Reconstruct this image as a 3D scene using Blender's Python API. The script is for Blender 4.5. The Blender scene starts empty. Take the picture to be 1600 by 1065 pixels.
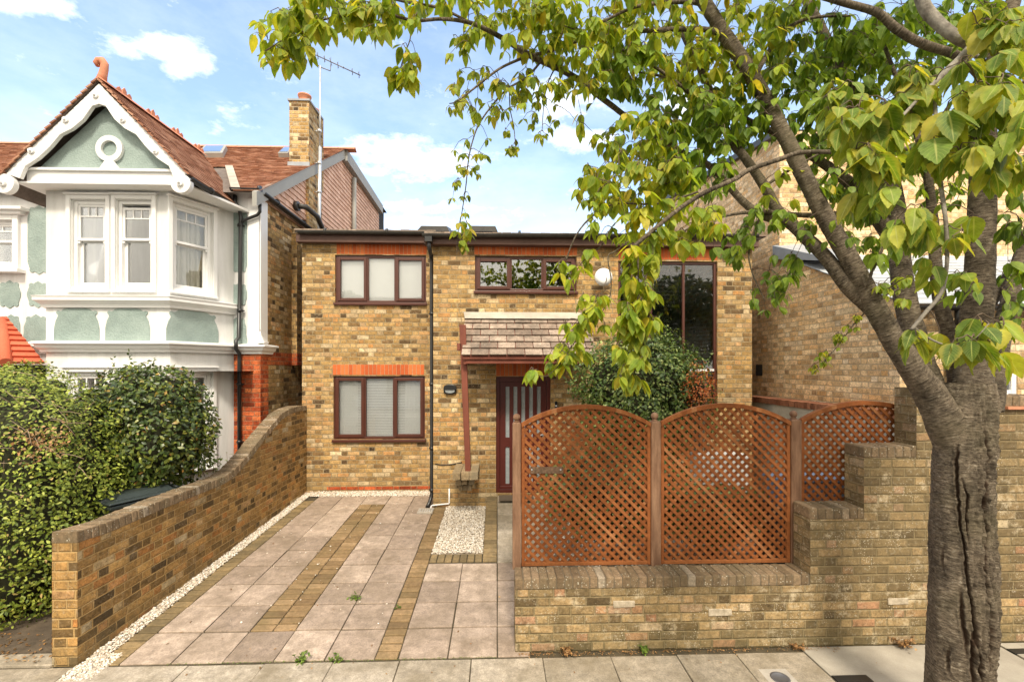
import bpy, math, random
import numpy as np
from mathutils import Vector, noise, Matrix
random.seed(7); RNG = np.random.default_rng(11)
S = bpy.context.scene
# ------------------------------------------------------------------ camera, sky, sun, exposure
FPX, HOR, CZ, YAW = 700.0, 575.0, 2.6, math.radians(1.88)
cd = bpy.data.cameras.new('camera'); cam = bpy.data.objects.new('camera', cd); S.collection.objects.link(cam)
cam.location = (0, 0, CZ); cam.rotation_euler = (math.radians(90), 0, -YAW)
cd.sensor_width = 36; cd.lens = FPX / 1600 * 36; cd.shift_y = (HOR - 532.5) / 1600
cd.clip_start = 0.05; cd.clip_end = 3000; S.camera = cam
SUN_EL, SUN_AZ = math.radians(50), math.radians(177)
W = bpy.data.worlds.new('World'); S.world = W; W.use_nodes = True
wn = W.node_tree; wn.nodes.clear()
def nd(nt, t, inp=None, **pr):
    n = nt.nodes.new(t)
    for k, v in pr.items(): setattr(n, k, v)
    for k, v in (inp or {}).items():
        if isinstance(v, bpy.types.NodeSocket): nt.links.new(v, n.inputs[k])
        else: n.inputs[k].default_value = v
    return n
def ma(nt, op, a, b=None, c=None):
    n = nt.nodes.new('ShaderNodeMath'); n.operation = op
    for i, v in enumerate((a, b, c)):
        if v is None: continue
        if isinstance(v, bpy.types.NodeSocket): nt.links.new(v, n.inputs[i])
        else: n.inputs[i].default_value = v
    return n.outputs[0]
def mixc(nt, f, a, b, bt='MIX'):
    n = nt.nodes.new('ShaderNodeMix'); n.data_type = 'RGBA'; n.blend_type = bt
    for s, v in ((0, f), (6, a), (7, b)):
        if isinstance(v, bpy.types.NodeSocket): nt.links.new(v, n.inputs[s])
        else: n.inputs[s].default_value = v if s == 0 else (*v[:3], 1)
    return n.outputs[2]
def ramp(nt, f, stops, interp='LINEAR'):
    n = nt.nodes.new('ShaderNodeValToRGB'); n.color_ramp.interpolation = interp
    cr = n.color_ramp
    while len(cr.elements) < len(stops): cr.elements.new(0.5)
    for e, (p, c) in zip(cr.elements, stops):
        e.position = p; e.color = (*c[:3], 1) if hasattr(c, '__len__') else (c, c, c, 1)
    nt.links.new(f, n.inputs[0]); return n.outputs[0]
def rayd(px, py):
    a = (px - 800) / FPX
    return Vector((a * math.cos(YAW) + math.sin(YAW), -a * math.sin(YAW) + math.cos(YAW), (HOR - py) / FPX))
sky = nd(wn, 'ShaderNodeTexSky', sky_type='NISHITA', sun_disc=False, sun_elevation=SUN_EL, sun_rotation=SUN_AZ,
         air_density=1.0, dust_density=1.6, ozone_density=1.0)
tc = nd(wn, 'ShaderNodeTexCoord'); sp = nd(wn, 'ShaderNodeSeparateXYZ', {0: tc.outputs['Generated']})
yy = ma(wn, 'MAXIMUM', sp.outputs[1], 0.05)
cu, cv = ma(wn, 'DIVIDE', sp.outputs[0], yy), ma(wn, 'DIVIDE', sp.outputs[2], yy)
n1 = nd(wn, 'ShaderNodeTexNoise', {'Vector': nd(wn, 'ShaderNodeMapping', {0: tc.outputs['Generated'], 'Scale': (3.2, 3.2, 7.5)}).outputs[0], 'Scale': 1.6, 'Detail': 9, 'Roughness': 0.62})
n2 = nd(wn, 'ShaderNodeTexNoise', {'Vector': nd(wn, 'ShaderNodeMapping', {0: tc.outputs['Generated'], 'Scale': (1, 1, 2.2)}).outputs[0], 'Scale': 16, 'Detail': 8, 'Roughness': 0.65})
blob = None
for (px, py, rx, ry, k) in ((245, 75, 66, 22, .95), (295, 100, 45, 18, .9), (30, 8, 90, 18, .85), (620, 238, 75, 26, 1.0), (690, 250, 70, 24, .95),
                            (655, 265, 90, 20, .9), (900, 215, 70, 22, 1), (880, 160, 60, 30, .8), (1080, 170, 60, 40, .9), (640, 325, 120, 12, .55), (620, 345, 160, 12, .6)):
    d = rayd(px, py); a0, b0 = d.x / d.y, d.z / d.y
    e = ma(wn, 'SQRT', ma(wn, 'ADD', ma(wn, 'POWER', ma(wn, 'DIVIDE', ma(wn, 'ABSOLUTE', ma(wn, 'SUBTRACT', cu, a0)), rx / FPX), 2.0),
                             ma(wn, 'POWER', ma(wn, 'DIVIDE', ma(wn, 'ABSOLUTE', ma(wn, 'SUBTRACT', cv, b0)), ry / FPX), 2.0)))
    v = ma(wn, 'MULTIPLY', ma(wn, 'SUBTRACT', 1.25, e), k)
    blob = v if blob is None else ma(wn, 'MAXIMUM', blob, v)
cl = ma(wn, 'ADD', ma(wn, 'MAXIMUM', blob, -0.2), ma(wn, 'MULTIPLY', ma(wn, 'SUBTRACT', n2.outputs[0], 0.5), 3.0))
clm = ramp(wn, cl, ((0.05, 0.0), (1.3, 0.8)))
veil = ramp(wn, n1.outputs[0], ((0.4, 0.0), (0.8, 0.22)))
hz = ramp(wn, sp.outputs[2], ((0.0, 0.68), (0.42, 0.10)))
back = nd(wn, 'ShaderNodeMapRange', {0: sp.outputs[1], 1: 0.25, 2: -0.35, 3: 0.0, 4: 0.85}).outputs[0]   # unseen bright cloud behind the viewer, added to warm the light on the facades
m = ma(wn, 'MINIMUM', ma(wn, 'ADD', ma(wn, 'ADD', ma(wn, 'MAXIMUM', clm, veil), hz), back), 1.0)
ccol = mixc(wn, nd(wn, 'ShaderNodeMapRange', {0: sp.outputs[1], 1: 0.3, 2: -0.2, 3: 0.0, 4: 1.0}).outputs[0], (6.1, 6.3, 6.4), (8.0, 7.2, 6.0))
skyc = mixc(wn, m, mixc(wn, 1.0, sky.outputs[0], (1.06, 1.20, 1.27), 'MULTIPLY'), ccol)
bg = nd(wn, 'ShaderNodeBackground', {'Color': skyc, 'Strength': 0.148})
wo = nd(wn, 'ShaderNodeOutputWorld', {0: bg.outputs[0]})
sl = bpy.data.lights.new('sun', 'SUN'); sl.energy = 2.3; sl.angle = math.radians(10); sl.color = (1, 0.90, 0.74)
so = bpy.data.objects.new('sun', sl); S.collection.objects.link(so)
sdir = Vector((math.sin(SUN_AZ) * math.cos(SUN_EL), math.cos(SUN_AZ) * math.cos(SUN_EL), math.sin(SUN_EL)))
so.rotation_euler = (-sdir).to_track_quat('-Z', 'Y').to_euler(); so.location = (3, -6, 12)
S.view_settings.view_transform = 'Standard'; S.view_settings.look = 'None'; S.view_settings.exposure = 0.97; S.view_settings.gamma = 1

# ------------------------------------------------------------------ photo measurement helpers (pixel ray hits a real plane)
def P(px, py, D):
    d = rayd(px, py); t = D / d.y; return Vector((d.x * t, D, CZ + d.z * t))
def PX(px, py, X):
    d = rayd(px, py); t = X / d.x; return Vector((X, d.y * t, CZ + d.z * t))
def proj(v):
    r = v[0] * math.cos(YAW) - v[1] * math.sin(YAW); d = v[0] * math.sin(YAW) + v[1] * math.cos(YAW)
    return 800 + FPX * r / d, HOR - FPX * (v[2] - CZ) / d
def X_(px, D): return P(px, HOR, D).x
def Z_(px, py, D): return P(px, py, D).z
def gz(D):                      # pavement level, then a drive that climbs gently to the house
    return 0.0 if D < 4.05 else 0.046 * (D - 4.05)
def G(px, py):
    d = rayd(px, py); t = -CZ / d.z
    if d.y * t > 4.05:
        t = (-CZ - 0.046 * 4.05 * 1.0) / (d.z - 0.046 * d.y)
    return Vector((d.x * t, d.y * t, CZ + d.z * t))

# ------------------------------------------------------------------ mesh helpers
class MB:
    def __init__(s): s.v = []; s.f = []; s.uv = {}; s.sm = set()
    def quad(s, *p, uv=None):
        i = len(s.v); s.v += [Vector(q) for q in p]; s.f.append(tuple(range(i, i + len(p))))
        if uv: s.uv[len(s.f) - 1] = uv
    def hexa(s, b, t):          # bottom ring and top ring (4 points each, counter-clockwise seen from above)
        i = len(s.v); n = len(b); s.v += [Vector(q) for q in b] + [Vector(q) for q in t]
        s.f.append(tuple(i + k for k in reversed(range(n)))); s.f.append(tuple(i + n + k for k in range(n)))
        for k in range(n): s.f.append((i + k, i + (k + 1) % n, i + n + (k + 1) % n, i + n + k))
    def box(s, x0, x1, y0, y1, z0, z1, j=0.0):
        r = lambda: random.uniform(-j, j) if j else 0.0
        c = [(x0, y0), (x1, y0), (x1, y1), (x0, y1)]
        s.hexa([(x + r(), y + r(), z0 + r()) for x, y in c], [(x + r(), y + r(), z1 + r()) for x, y in c])
    def prism(s, poly, off):    # polygon of 3D points extruded by a vector
        off = Vector(off); i = len(s.v); n = len(poly); s.v += [Vector(q) for q in poly] + [Vector(q) + off for q in poly]
        s.f.append(tuple(i + k for k in range(n))); s.f.append(tuple(i + n + k for k in reversed(range(n))))
        for k in range(n): s.f.append((i + (k + 1) % n, i + k, i + n + k, i + n + (k + 1) % n))
    def tube(s, pts, rad, seg=10, cap=True, disp=None, vs=0.0):
        pts = [Vector(p) for p in pts]; n = len(pts)
        if not hasattr(rad, '__len__'): rad = [rad] * n
        i0 = len(s.v); L = vs; up = None
        for k, p in enumerate(pts):
            t = (pts[min(k + 1, n - 1)] - pts[max(k - 1, 0)]).normalized()
            if up is None:
                up = Vector((0, 1, 0)) if abs(t.y) < 0.9 else Vector((1, 0, 0))
            u = (up - t * up.dot(t)).normalized(); w = t.cross(u); up = u
            if k: L += (p - pts[k - 1]).length
            for a in range(seg + 1):
                th = 2 * math.pi * a / seg; r = rad[k]
                if disp: r = r * (1 + disp(math.cos(th), math.sin(th), L, r))
                s.v.append(p + (u * math.cos(th) + w * math.sin(th)) * r)
        L = vs; Ls = [vs]
        for k in range(1, n): L += (pts[k] - pts[k - 1]).length; Ls.append(L)
        for k in range(n - 1):
            for a in range(seg):
                q = (i0 + k * (seg + 1) + a, i0 + k * (seg + 1) + a + 1, i0 + (k + 1) * (seg + 1) + a + 1, i0 + (k + 1) * (seg + 1) + a)
                s.f.append(q); s.sm.add(len(s.f) - 1)
                c = 2 * math.pi * rad[k] / seg
                s.uv[len(s.f) - 1] = [(a * c, Ls[k]), ((a + 1) * c, Ls[k]), ((a + 1) * c, Ls[k + 1]), (a * c, Ls[k + 1])]
        if cap:
            s.f.append(tuple(i0 + a for a in reversed(range(seg)))); s.f.append(tuple(i0 + (n - 1) * (seg + 1) + a for a in range(seg)))
    def lathe(s, c, prof, seg=20, axis='Z'):
        i0 = len(s.v); c = Vector(c)
        for r, h in prof:
            for a in range(seg):
                th = 2 * math.pi * a / seg; x, y = r * math.cos(th), r * math.sin(th)
                s.v.append(c + (Vector((x, y, h)) if axis == 'Z' else Vector((x, -h, y))))
        for k in range(len(prof) - 1):
            for a in range(seg):
                b = (a + 1) % seg
                s.f.append((i0 + k * seg + a, i0 + k * seg + b, i0 + (k + 1) * seg + b, i0 + (k + 1) * seg + a)); s.sm.add(len(s.f) - 1)
        s.f.append(tuple(i0 + a for a in reversed(range(seg)))); s.f.append(tuple(i0 + (len(prof) - 1) * seg + a for a in range(seg)))
ROOT = {}
def base_of(o):
    while o.parent: o = o.parent
    return ROOT.get(o.name, Vector((0, 0, 0)))
def tag(o, label=None, cat=None, group=None, kind=None):
    for k, v in (('label', label), ('category', cat), ('group', group), ('kind', kind)):
        if v: o[k] = v
    return o
def thing(name, loc, label, cat, group=None):
    o = bpy.data.objects.new(name, None); o.empty_display_size = 0.2; S.collection.objects.link(o)
    o.location = loc; ROOT[o.name] = Vector(loc); return tag(o, label, cat, group)
def obj(name, mb, mat, parent=None, org=None, bevel=0.0, label=None, sub=0):
    me = bpy.data.meshes.new(name)
    o = bpy.data.objects.new(name, me); S.collection.objects.link(o)
    if parent: o.parent = parent; off = base_of(o)
    else:
        off = Vector(org) if org is not None else Vector((0, 0, 0)); o.location = off; ROOT[o.name] = off
    me.from_pydata([tuple(v - off) for v in mb.v], [], mb.f)
    uvl = me.uv_layers.new(name='UVMap').data
    V = mb.v
    for fi, f in enumerate(mb.f):
        pl = me.polygons[fi]
        if fi in mb.uv: c = mb.uv[fi]
        else:
            n = Vector((0, 0, 0)); p0 = V[f[0]]
            for k in range(1, len(f) - 1): n += (V[f[k]] - p0).cross(V[f[k + 1]] - p0)
            n = n.normalized() if n.length > 1e-12 else Vector((0, 0, 1))
            if abs(n.x) > .93: n = Vector((math.copysign(1, n.x), 0, 0))
            elif abs(n.y) > .93 and abs(n.x) < .15 and abs(n.z) < .2: n = Vector((0, math.copysign(1, n.y), 0))
            if abs(n.z) > 0.95: c = [(V[k].x, V[k].y) for k in f]
            else:
                t = Vector((0, 0, 1)).cross(n).normalized(); b = n.cross(t)
                c = [(V[k].dot(t), V[k].dot(b)) for k in f]
        for li, q in zip(pl.loop_indices, c): uvl[li].uv = q
        if fi in mb.sm: pl.use_smooth = True
    for m_ in (mat if isinstance(mat, (list, tuple)) else [mat]): me.materials.append(m_)
    if bevel:
        b = o.modifiers.new('bevel', 'BEVEL'); b.width = bevel; b.segments = 2; b.limit_method = 'ANGLE'
    if label: o['label'] = label
    return o
def struct(name, mb, mat): return tag(obj(name, mb, mat), kind='structure')
def npmesh(name, V, F, mat, parent=None, org=None, UV=None, smooth=False):
    """V (n,3), F (m,k) arrays, UV (m*k,2)"""
    me = bpy.data.meshes.new(name); o = bpy.data.objects.new(name, me); S.collection.objects.link(o)
    if parent: o.parent = parent; off = base_of(o)
    else:
        off = Vector(org) if org is not None else Vector((0, 0, 0)); o.location = off; ROOT[o.name] = off
    V = np.asarray(V, dtype=np.float64) - np.array(off); m_, k = F.shape
    me.vertices.add(len(V)); me.vertices.foreach_set('co', V.astype(np.float32).ravel())
    me.loops.add(m_ * k); me.loops.foreach_set('vertex_index', F.astype(np.int32).ravel())
    me.polygons.add(m_); me.polygons.foreach_set('loop_start', np.arange(0, m_ * k, k, dtype=np.int32))
    try: me.polygons.foreach_set('loop_total', np.full(m_, k, dtype=np.int32))
    except Exception: pass
    if UV is not None: me.uv_layers.new(name='UVMap').data.foreach_set('uv', UV.astype(np.float32).ravel())
    me.update(calc_edges=True); me.validate()
    if smooth: me.polygons.foreach_set('use_smooth', np.ones(len(me.polygons), dtype=bool))
    me.materials.append(mat); return o

# ------------------------------------------------------------------ materials
MATS = {}
def newmat(name):
    m = bpy.data.materials.new(name); m.use_nodes = True; m.node_tree.nodes.clear(); return m, m.node_tree
def finish(nt, col, rough=0.7, bump=None, bs=0.3, bd=0.01, spec=0.4, metal=0.0, **extra):
    p = nd(nt, 'ShaderNodeBsdfPrincipled', {'Base Color': col if isinstance(col, bpy.types.NodeSocket) else (*col, 1), 'Roughness': rough, 'Specular IOR Level': spec, 'Metallic': metal})
    for k, v in extra.items(): p.inputs[k].default_value = v
    if bump is not None:
        b = nd(nt, 'ShaderNodeBump', {'Height': bump, 'Strength': bs, 'Distance': bd}); nt.links.new(b.outputs[0], p.inputs['Normal'])
    nd(nt, 'ShaderNodeOutputMaterial', {0: p.outputs[0]}); return p
def sc(c, k): return tuple(x * k for x in c)
def plain(name, col, rough=0.6, var=0.15, scale=8, bump=0.15, bscale=60, isl=0.0, spec=0.4, col2=None, metal=0.0, bd=0.006, streak=None):
    m, nt = newmat(name); tc = nd(nt, 'ShaderNodeTexCoord')
    co = tc.outputs['Object']
    if streak: co = nd(nt, 'ShaderNodeMapping', {0: co, 'Scale': streak}).outputs[0]
    a = nd(nt, 'ShaderNodeTexNoise', {'Vector': co, 'Scale': scale, 'Detail': 6, 'Roughness': 0.6})
    b = nd(nt, 'ShaderNodeTexNoise', {'Vector': co, 'Scale': bscale, 'Detail': 5, 'Roughness': 0.7})
    c = ramp(nt, a.outputs[0], ((0.3, sc(col, 1 - var)), (0.7, col2 if col2 else sc(col, 1 + var))))
    c = mixc(nt, 1.0, c, ramp(nt, b.outputs[0], ((0.3, 1 - var * 0.6), (0.7, 1 + var * 0.2))), 'MULTIPLY')
    if isl:
        g = nd(nt, 'ShaderNodeNewGeometry')
        c = mixc(nt, 1.0, c, ramp(nt, g.outputs['Random Per Island'], ((0, 1 - isl), (1, 1.0 + isl * 0.5))), 'MULTIPLY')
    finish(nt, c, rough, b.outputs[0], bump, bd, spec, metal); MATS[name] = m; return m
def island(name, stops, rough=0.85, var=0.35, scale=25, bump=0.5, spec=0.2, bd=0.006, lichen=0.0, stain=None):
    """random colour per brick / tile / stone (each one a mesh island)"""
    m, nt = newmat(name); g = nd(nt, 'ShaderNodeNewGeometry'); tc = nd(nt, 'ShaderNodeTexCoord')
    c = ramp(nt, g.outputs['Random Per Island'], stops, 'LINEAR')
    a = nd(nt, 'ShaderNodeTexNoise', {'Vector': tc.outputs['Object'], 'Scale': scale, 'Detail': 8, 'Roughness': 0.7})
    b = nd(nt, 'ShaderNodeTexNoise', {'Vector': tc.outputs['Object'], 'Scale': scale * 6, 'Detail': 4, 'Roughness': 0.7})
    c = mixc(nt, 1.0, c, ramp(nt, a.outputs[0], ((0.3, 1 - var), (0.7, 1 + var))), 'MULTIPLY')
    c = mixc(nt, 1.0, c, ramp(nt, b.outputs[0], ((0.3, 1 - var), (0.65, 1.1))), 'MULTIPLY')
    if stain:
        d = nd(nt, 'ShaderNodeTexNoise', {'Vector': tc.outputs['Object'], 'Scale': 2.2, 'Detail': 8, 'Roughness': 0.7})
        c = mixc(nt, ramp(nt, d.outputs[0], ((0.42, 0.0), (0.66, 0.75))), c, stain)
    if lichen:
        l = nd(nt, 'ShaderNodeTexVoronoi', {'Vector': tc.outputs['Object'], 'Scale': 45}); 
        l2 = nd(nt, 'ShaderNodeTexNoise', {'Vector': tc.outputs['Object'], 'Scale': 9, 'Detail': 5})
        f = ma(nt, 'MULTIPLY', ramp(nt, l.outputs[0], ((0.18, 1), (0.3, 0))), ramp(nt, l2.outputs[0], ((0.48, 0), (0.6, lichen))))
        c = mixc(nt, f, c, (0.55, 0.52, 0.42))
    finish(nt, c, rough, a.outputs[0], bump, bd, spec); MATS[name] = m; return m
def brick(name, stops, mortar, seed=0.0, ch=0.083, L=0.225, H=0.1125, dirt=0.35, tint=(0.12, 0.10, 0.05), jt=0.0052, pale=0.25, palec=(0.55, 0.45, 0.30), bs=1.0, zdirt_tone=None, spk=0.35, lime=0.0):
    m, nt = newmat(name); tc = nd(nt, 'ShaderNodeTexCoord'); uv = tc.outputs['UV']
    wob = nd(nt, 'ShaderNodeTexNoise', {'Vector': uv, 'Scale': 9, 'Detail': 5, 'Roughness': 0.7})
    wv = nd(nt, 'ShaderNodeVectorMath', {0: nd(nt, 'ShaderNodeVectorMath', {0: wob.outputs['Color'], 1: (0.5, 0.5, 0.5)}, operation='SUBTRACT').outputs[0], 1: (0.018, 0.012, 0)}, operation='MULTIPLY').outputs[0]
    s2 = nd(nt, 'ShaderNodeSeparateXYZ', {0: nd(nt, 'ShaderNodeVectorMath', {0: uv, 1: wv}, operation='ADD').outputs[0]})
    u, v = s2.outputs[0], s2.outputs[1]
    Pp = L + H
    vr = ma(nt, 'DIVIDE', v, ch); row = ma(nt, 'FLOOR', vr); fv = ma(nt, 'MULTIPLY', ma(nt, 'FRACT', vr), ch)
    rw = nd(nt, 'ShaderNodeTexWhiteNoise', {'W': row}, noise_dimensions='1D').outputs[0]
    u = ma(nt, 'ADD', ma(nt, 'ADD', u, ma(nt, 'MULTIPLY', ma(nt, 'FLOORED_MODULO', row, 2.0), Pp / 2)), ma(nt, 'MULTIPLY', rw, 0.05))
    t = ma(nt, 'DIVIDE', u, Pp); cell = ma(nt, 'FLOOR', t); fu = ma(nt, 'MULTIPLY', ma(nt, 'FRACT', t), Pp)
    isH = ma(nt, 'GREATER_THAN', fu, L)
    loc = ma(nt, 'SUBTRACT', fu, ma(nt, 'MULTIPLY', isH, L)); ln = ma(nt, 'SUBTRACT', L, ma(nt, 'MULTIPLY', isH, L - H))
    d = ma(nt, 'MINIMUM', ma(nt, 'MINIMUM', loc, ma(nt, 'SUBTRACT', ln, loc)), ma(nt, 'MINIMUM', fv, ma(nt, 'SUBTRACT', ch, fv)))
    rough_n = nd(nt, 'ShaderNodeTexNoise', {'Vector': uv, 'Scale': 70, 'Detail': 5, 'Roughness': 0.7})
    d = ma(nt, 'ADD', d, ma(nt, 'MULTIPLY', ma(nt, 'SUBTRACT', rough_n.outputs[0], 0.5), 0.009))
    idv = nd(nt, 'ShaderNodeCombineXYZ', {0: ma(nt, 'ADD', ma(nt, 'MULTIPLY', cell, 2.0), isH), 1: row, 2: seed})
    wn_ = nd(nt, 'ShaderNodeTexWhiteNoise', {'Vector': idv.outputs[0]}, noise_dimensions='3D')
    c = ramp(nt, wn_.outputs['Value'], stops)
    sc2 = nd(nt, 'ShaderNodeSeparateColor', {0: wn_.outputs['Color']})
    mott = nd(nt, 'ShaderNodeTexNoise', {'Vector': nd(nt, 'ShaderNodeVectorMath', {0: uv, 1: idv.outputs[0]}, operation='ADD').outputs[0], 'Scale': 14, 'Detail': 7, 'Roughness': 0.75})
    c = mixc(nt, 1.0, c, ramp(nt, mott.outputs[0], ((0.3, 0.45), (0.5, 1.0), (0.7, 1.4))), 'MULTIPLY')
    c = mixc(nt, 1.0, c, ramp(nt, sc2.outputs[1], ((0, 0.78), (1, 1.2))), 'MULTIPLY')
    m2 = nd(nt, 'ShaderNodeTexNoise', {'Vector': uv, 'Scale': 46, 'Detail': 9, 'Roughness': 0.85})
    c = mixc(nt, 1.0, c, ramp(nt, m2.outputs[0], ((0.36, 0.35), (0.48, 0.95), (0.64, 1.4))), 'MULTIPLY')
    pf = nd(nt, 'ShaderNodeTexNoise', {'Vector': uv, 'Scale': 26, 'Detail': 5, 'Roughness': 0.65})
    c = mixc(nt, ma(nt, 'MULTIPLY', ramp(nt, pf.outputs[0], ((0.55, 0), (0.7, 1))), ma(nt, 'MULTIPLY', sc2.outputs[2], pale * 2)), c, palec)
    mc = mixc(nt, 1.0, mortar, ramp(nt, rough_n.outputs[0], ((0.3, 0.7), (0.7, 1.15))), 'MULTIPLY')
    mask = ramp(nt, d, ((jt * 0.75, 0), (jt * 1.4 + 0.0008, 1)))
    c = mixc(nt, mask, mc, c)
    big = nd(nt, 'ShaderNodeTexNoise', {'Vector': uv, 'Scale': 0.9, 'Detail': 7, 'Roughness': 0.65})
    c = mixc(nt, ramp(nt, big.outputs[0], ((0.42, 0.0), (0.68, dirt))), c, mixc(nt, 1.0, c, tint, 'MULTIPLY') if False else tint)
    fine = nd(nt, 'ShaderNodeTexNoise', {'Vector': uv, 'Scale': 5, 'Detail': 9, 'Roughness': 0.8})
    c = mixc(nt, 1.0, c, ramp(nt, fine.outputs[0], ((0.35, 0.72), (0.62, 1.12))), 'MULTIPLY')
    if zdirt_tone:
        zz = nd(nt, 'ShaderNodeSeparateXYZ', {0: uv}).outputs[1]
        zw = ma(nt, 'ADD', zz, ma(nt, 'MULTIPLY', ma(nt, 'SUBTRACT', fine.outputs[0], 0.5), 0.7))
        for z0_, z1_, s0_, s1_, cc_ in zdirt_tone:
            c = mixc(nt, nd(nt, 'ShaderNodeMapRange', {0: zw, 1: z0_, 2: z1_, 3: s0_, 4: s1_}).outputs[0], c, mixc(nt, 0.45, cc_, c))
    if lime:
        ln_ = nd(nt, 'ShaderNodeTexNoise', {'Vector': uv, 'Scale': 3.2, 'Detail': 12, 'Roughness': 0.85})
        c = mixc(nt, ramp(nt, ln_.outputs[0], ((0.54, 0), (0.62, lime))), c, (0.56, 0.47, 0.32))
    vo = nd(nt, 'ShaderNodeTexVoronoi', {'Vector': uv, 'Scale': 55}); lm = nd(nt, 'ShaderNodeTexNoise', {'Vector': uv, 'Scale': 4.5, 'Detail': 5})
    c = mixc(nt, ma(nt, 'MULTIPLY', ramp(nt, vo.outputs[0], ((0.15, 1), (0.28, 0))), ramp(nt, lm.outputs[0], ((0.5, 0), (0.62, spk)))), c, (0.62, 0.56, 0.44))
    h = ma(nt, 'ADD', ma(nt, 'MULTIPLY', mask, 1.0), ma(nt, 'ADD', ma(nt, 'MULTIPLY', mott.outputs[0], 0.5), ma(nt, 'MULTIPLY', sc2.outputs[0], 0.35)))
    finish(nt, c, 0.88, h, bs, 0.009, 0.15); MATS[name] = m; return m
STOCK = ((0.0, (0.06, 0.042, 0.026)), (0.05, (0.13, 0.08, 0.04)), (0.12, (0.27, 0.165, 0.07)), (0.32, (0.40, 0.25, 0.095)), (0.5, (0.49, 0.31, 0.12)),
         (0.66, (0.53, 0.37, 0.18)), (0.78, (0.49, 0.24, 0.08)), (0.90, (0.57, 0.43, 0.25)), (1.0, (0.66, 0.52, 0.32)))
STOCKD = ((0.0, (0.08, 0.055, 0.03)), (0.10, (0.15, 0.095, 0.04)), (0.3, (0.25, 0.15, 0.055)), (0.5, (0.34, 0.20, 0.07)), (0.75, (0.41, 0.25, 0.09)),
          (0.88, (0.40, 0.18, 0.055)), (0.96, (0.40, 0.30, 0.16)), (1.0, (0.48, 0.40, 0.27)))
STOCKW = ((0.0, (0.11, 0.075, 0.038)), (0.25, (0.21, 0.15, 0.075)), (0.6, (0.32, 0.225, 0.11)), (0.85, (0.39, 0.265, 0.13)), (0.94, (0.36, 0.18, 0.10)), (1.0, (0.52, 0.42, 0.27)))
STOCKL = ((0.0, (0.42, 0.27, 0.14)), (0.1, (0.60, 0.40, 0.20)), (0.35, (0.76, 0.54, 0.30)), (0.6, (0.84, 0.65, 0.40)), (0.8, (0.70, 0.42, 0.18)), (1.0, (0.80, 0.66, 0.46)))
B_house = brick('stock_brick', STOCK, (0.44, 0.35, 0.21), 1.0, dirt=0.30, tint=(0.24, 0.15, 0.06), pale=0.5, lime=.15, zdirt_tone=((.2, .75, .5, 0, (.22, .17, .09)), (2.4, 4.9, 0, .25, (.25, .16, .07))))  # second band darkens the brick towards the eaves
B_low = brick('weathered_stock_brick', STOCKW, (0.31, 0.24, 0.13), 2.0, dirt=0.45, tint=(0.21, 0.15, 0.06), spk=0.9, pale=0.5, jt=0.006, palec=(0.5, 0.46, 0.36), zdirt_tone=((0.0, 0.35, .75, 0, (.12, .11, .06)), (.35, .62, 0, .55, (.15, .12, .07)), (.62, .66, 0, -.55, (.15, .12, .07))), lime=.8)
B_bound = brick('boundary_stock_brick', STOCKD, (0.50, 0.33, 0.14), 3.0, dirt=0.2, tint=(0.22, 0.14, 0.055), pale=0.25, jt=0.006, lime=.25, zdirt_tone=((0, .3, .7, 0, (.14, .12, .07)), (.75, 1.25, 0, .4, (.14, .095, .05))))
B_side = brick('side_wall_brick', STOCK, (0.36, 0.27, 0.15), 4.0, dirt=0.3, tint=(0.22, 0.14, 0.055), jt=0.004)
B_right = brick('pale_stock_brick', STOCKL, (0.66, 0.52, 0.34), 5.0, dirt=0.15, tint=(0.55, 0.38, 0.19), pale=0.3)
B_chim = brick('chimney_brick', STOCK, (0.55, 0.45, 0.30), 6.0, dirt=0.12, jt=0.006)
B_red = brick('red_brick', ((0, (0.28, 0.05, 0.02)), (0.5, (0.48, 0.10, 0.035)), (1, (0.62, 0.18, 0.06))), (0.42, 0.24, 0.14), 7.0, dirt=0.1, tint=(0.25, 0.06, 0.03), pale=0.05, jt=0.004)
M_sold = island('red_soldier_brick', ((0, (0.42, 0.09, 0.03)), (0.5, (0.54, 0.13, 0.04)), (1, (0.60, 0.18, 0.06))), var=0.12)
M_mort = plain('pale_mortar', (0.42, 0.33, 0.2), 0.9)
M_cop = island('coping_brick', ((0, (0.16, 0.11, 0.065)), (0.5, (0.24, 0.17, 0.10)), (0.9, (0.30, 0.21, 0.13)), (1, (0.40, 0.34, 0.26))), var=0.45, lichen=0.9, stain=(0.12, 0.10, 0.06))
M_copr = island('red_coping_brick', ((0, (0.20, 0.08, 0.045)), (1, (0.36, 0.16, 0.09))), var=0.3)
M_upvc = plain('rosewood_frame', (0.080, 0.024, 0.014), 0.4, 0.12, 3, 0.03, 90, spec=0.5, streak=(1, 1, 1))
M_door = plain('mahogany_door', (0.085, 0.015, 0.010), 0.38, 0.1, 3, 0.03, spec=0.5)
M_fascia = plain('brown_fascia', (0.10, 0.052, 0.038), 0.6, 0.2, 3, 0.1)
M_post = plain('brown_painted_timber', (0.19, 0.055, 0.032), 0.6, 0.25, 5, 0.15, streak=(1, 1, 0.2))
M_black = plain('black_plastic', (0.018, 0.018, 0.018), 0.35, 0.2, 8, 0.02, spec=0.5)
M_gut = plain('dark_gutter', (0.045, 0.042, 0.038), 0.45, 0.3, 6, 0.05)
M_wpaint = plain('white_painted_timber', (0.80, 0.80, 0.79), 0.5, 0.03, 4, 0.05, col2=(0.82, 0.82, 0.81))
M_wren = plain('white_painted_render', (0.70, 0.70, 0.68), 0.7, 0.10, 3, 0.25, 60, col2=(0.80, 0.80, 0.79), streak=(2.5, 2.5, 0.35))
M_green = plain('sage_stucco', (0.30, 0.39, 0.365), 0.9, 0.18, 1.6, 1.0, 40, col2=(0.40, 0.49, 0.46), bd=0.025)
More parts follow.
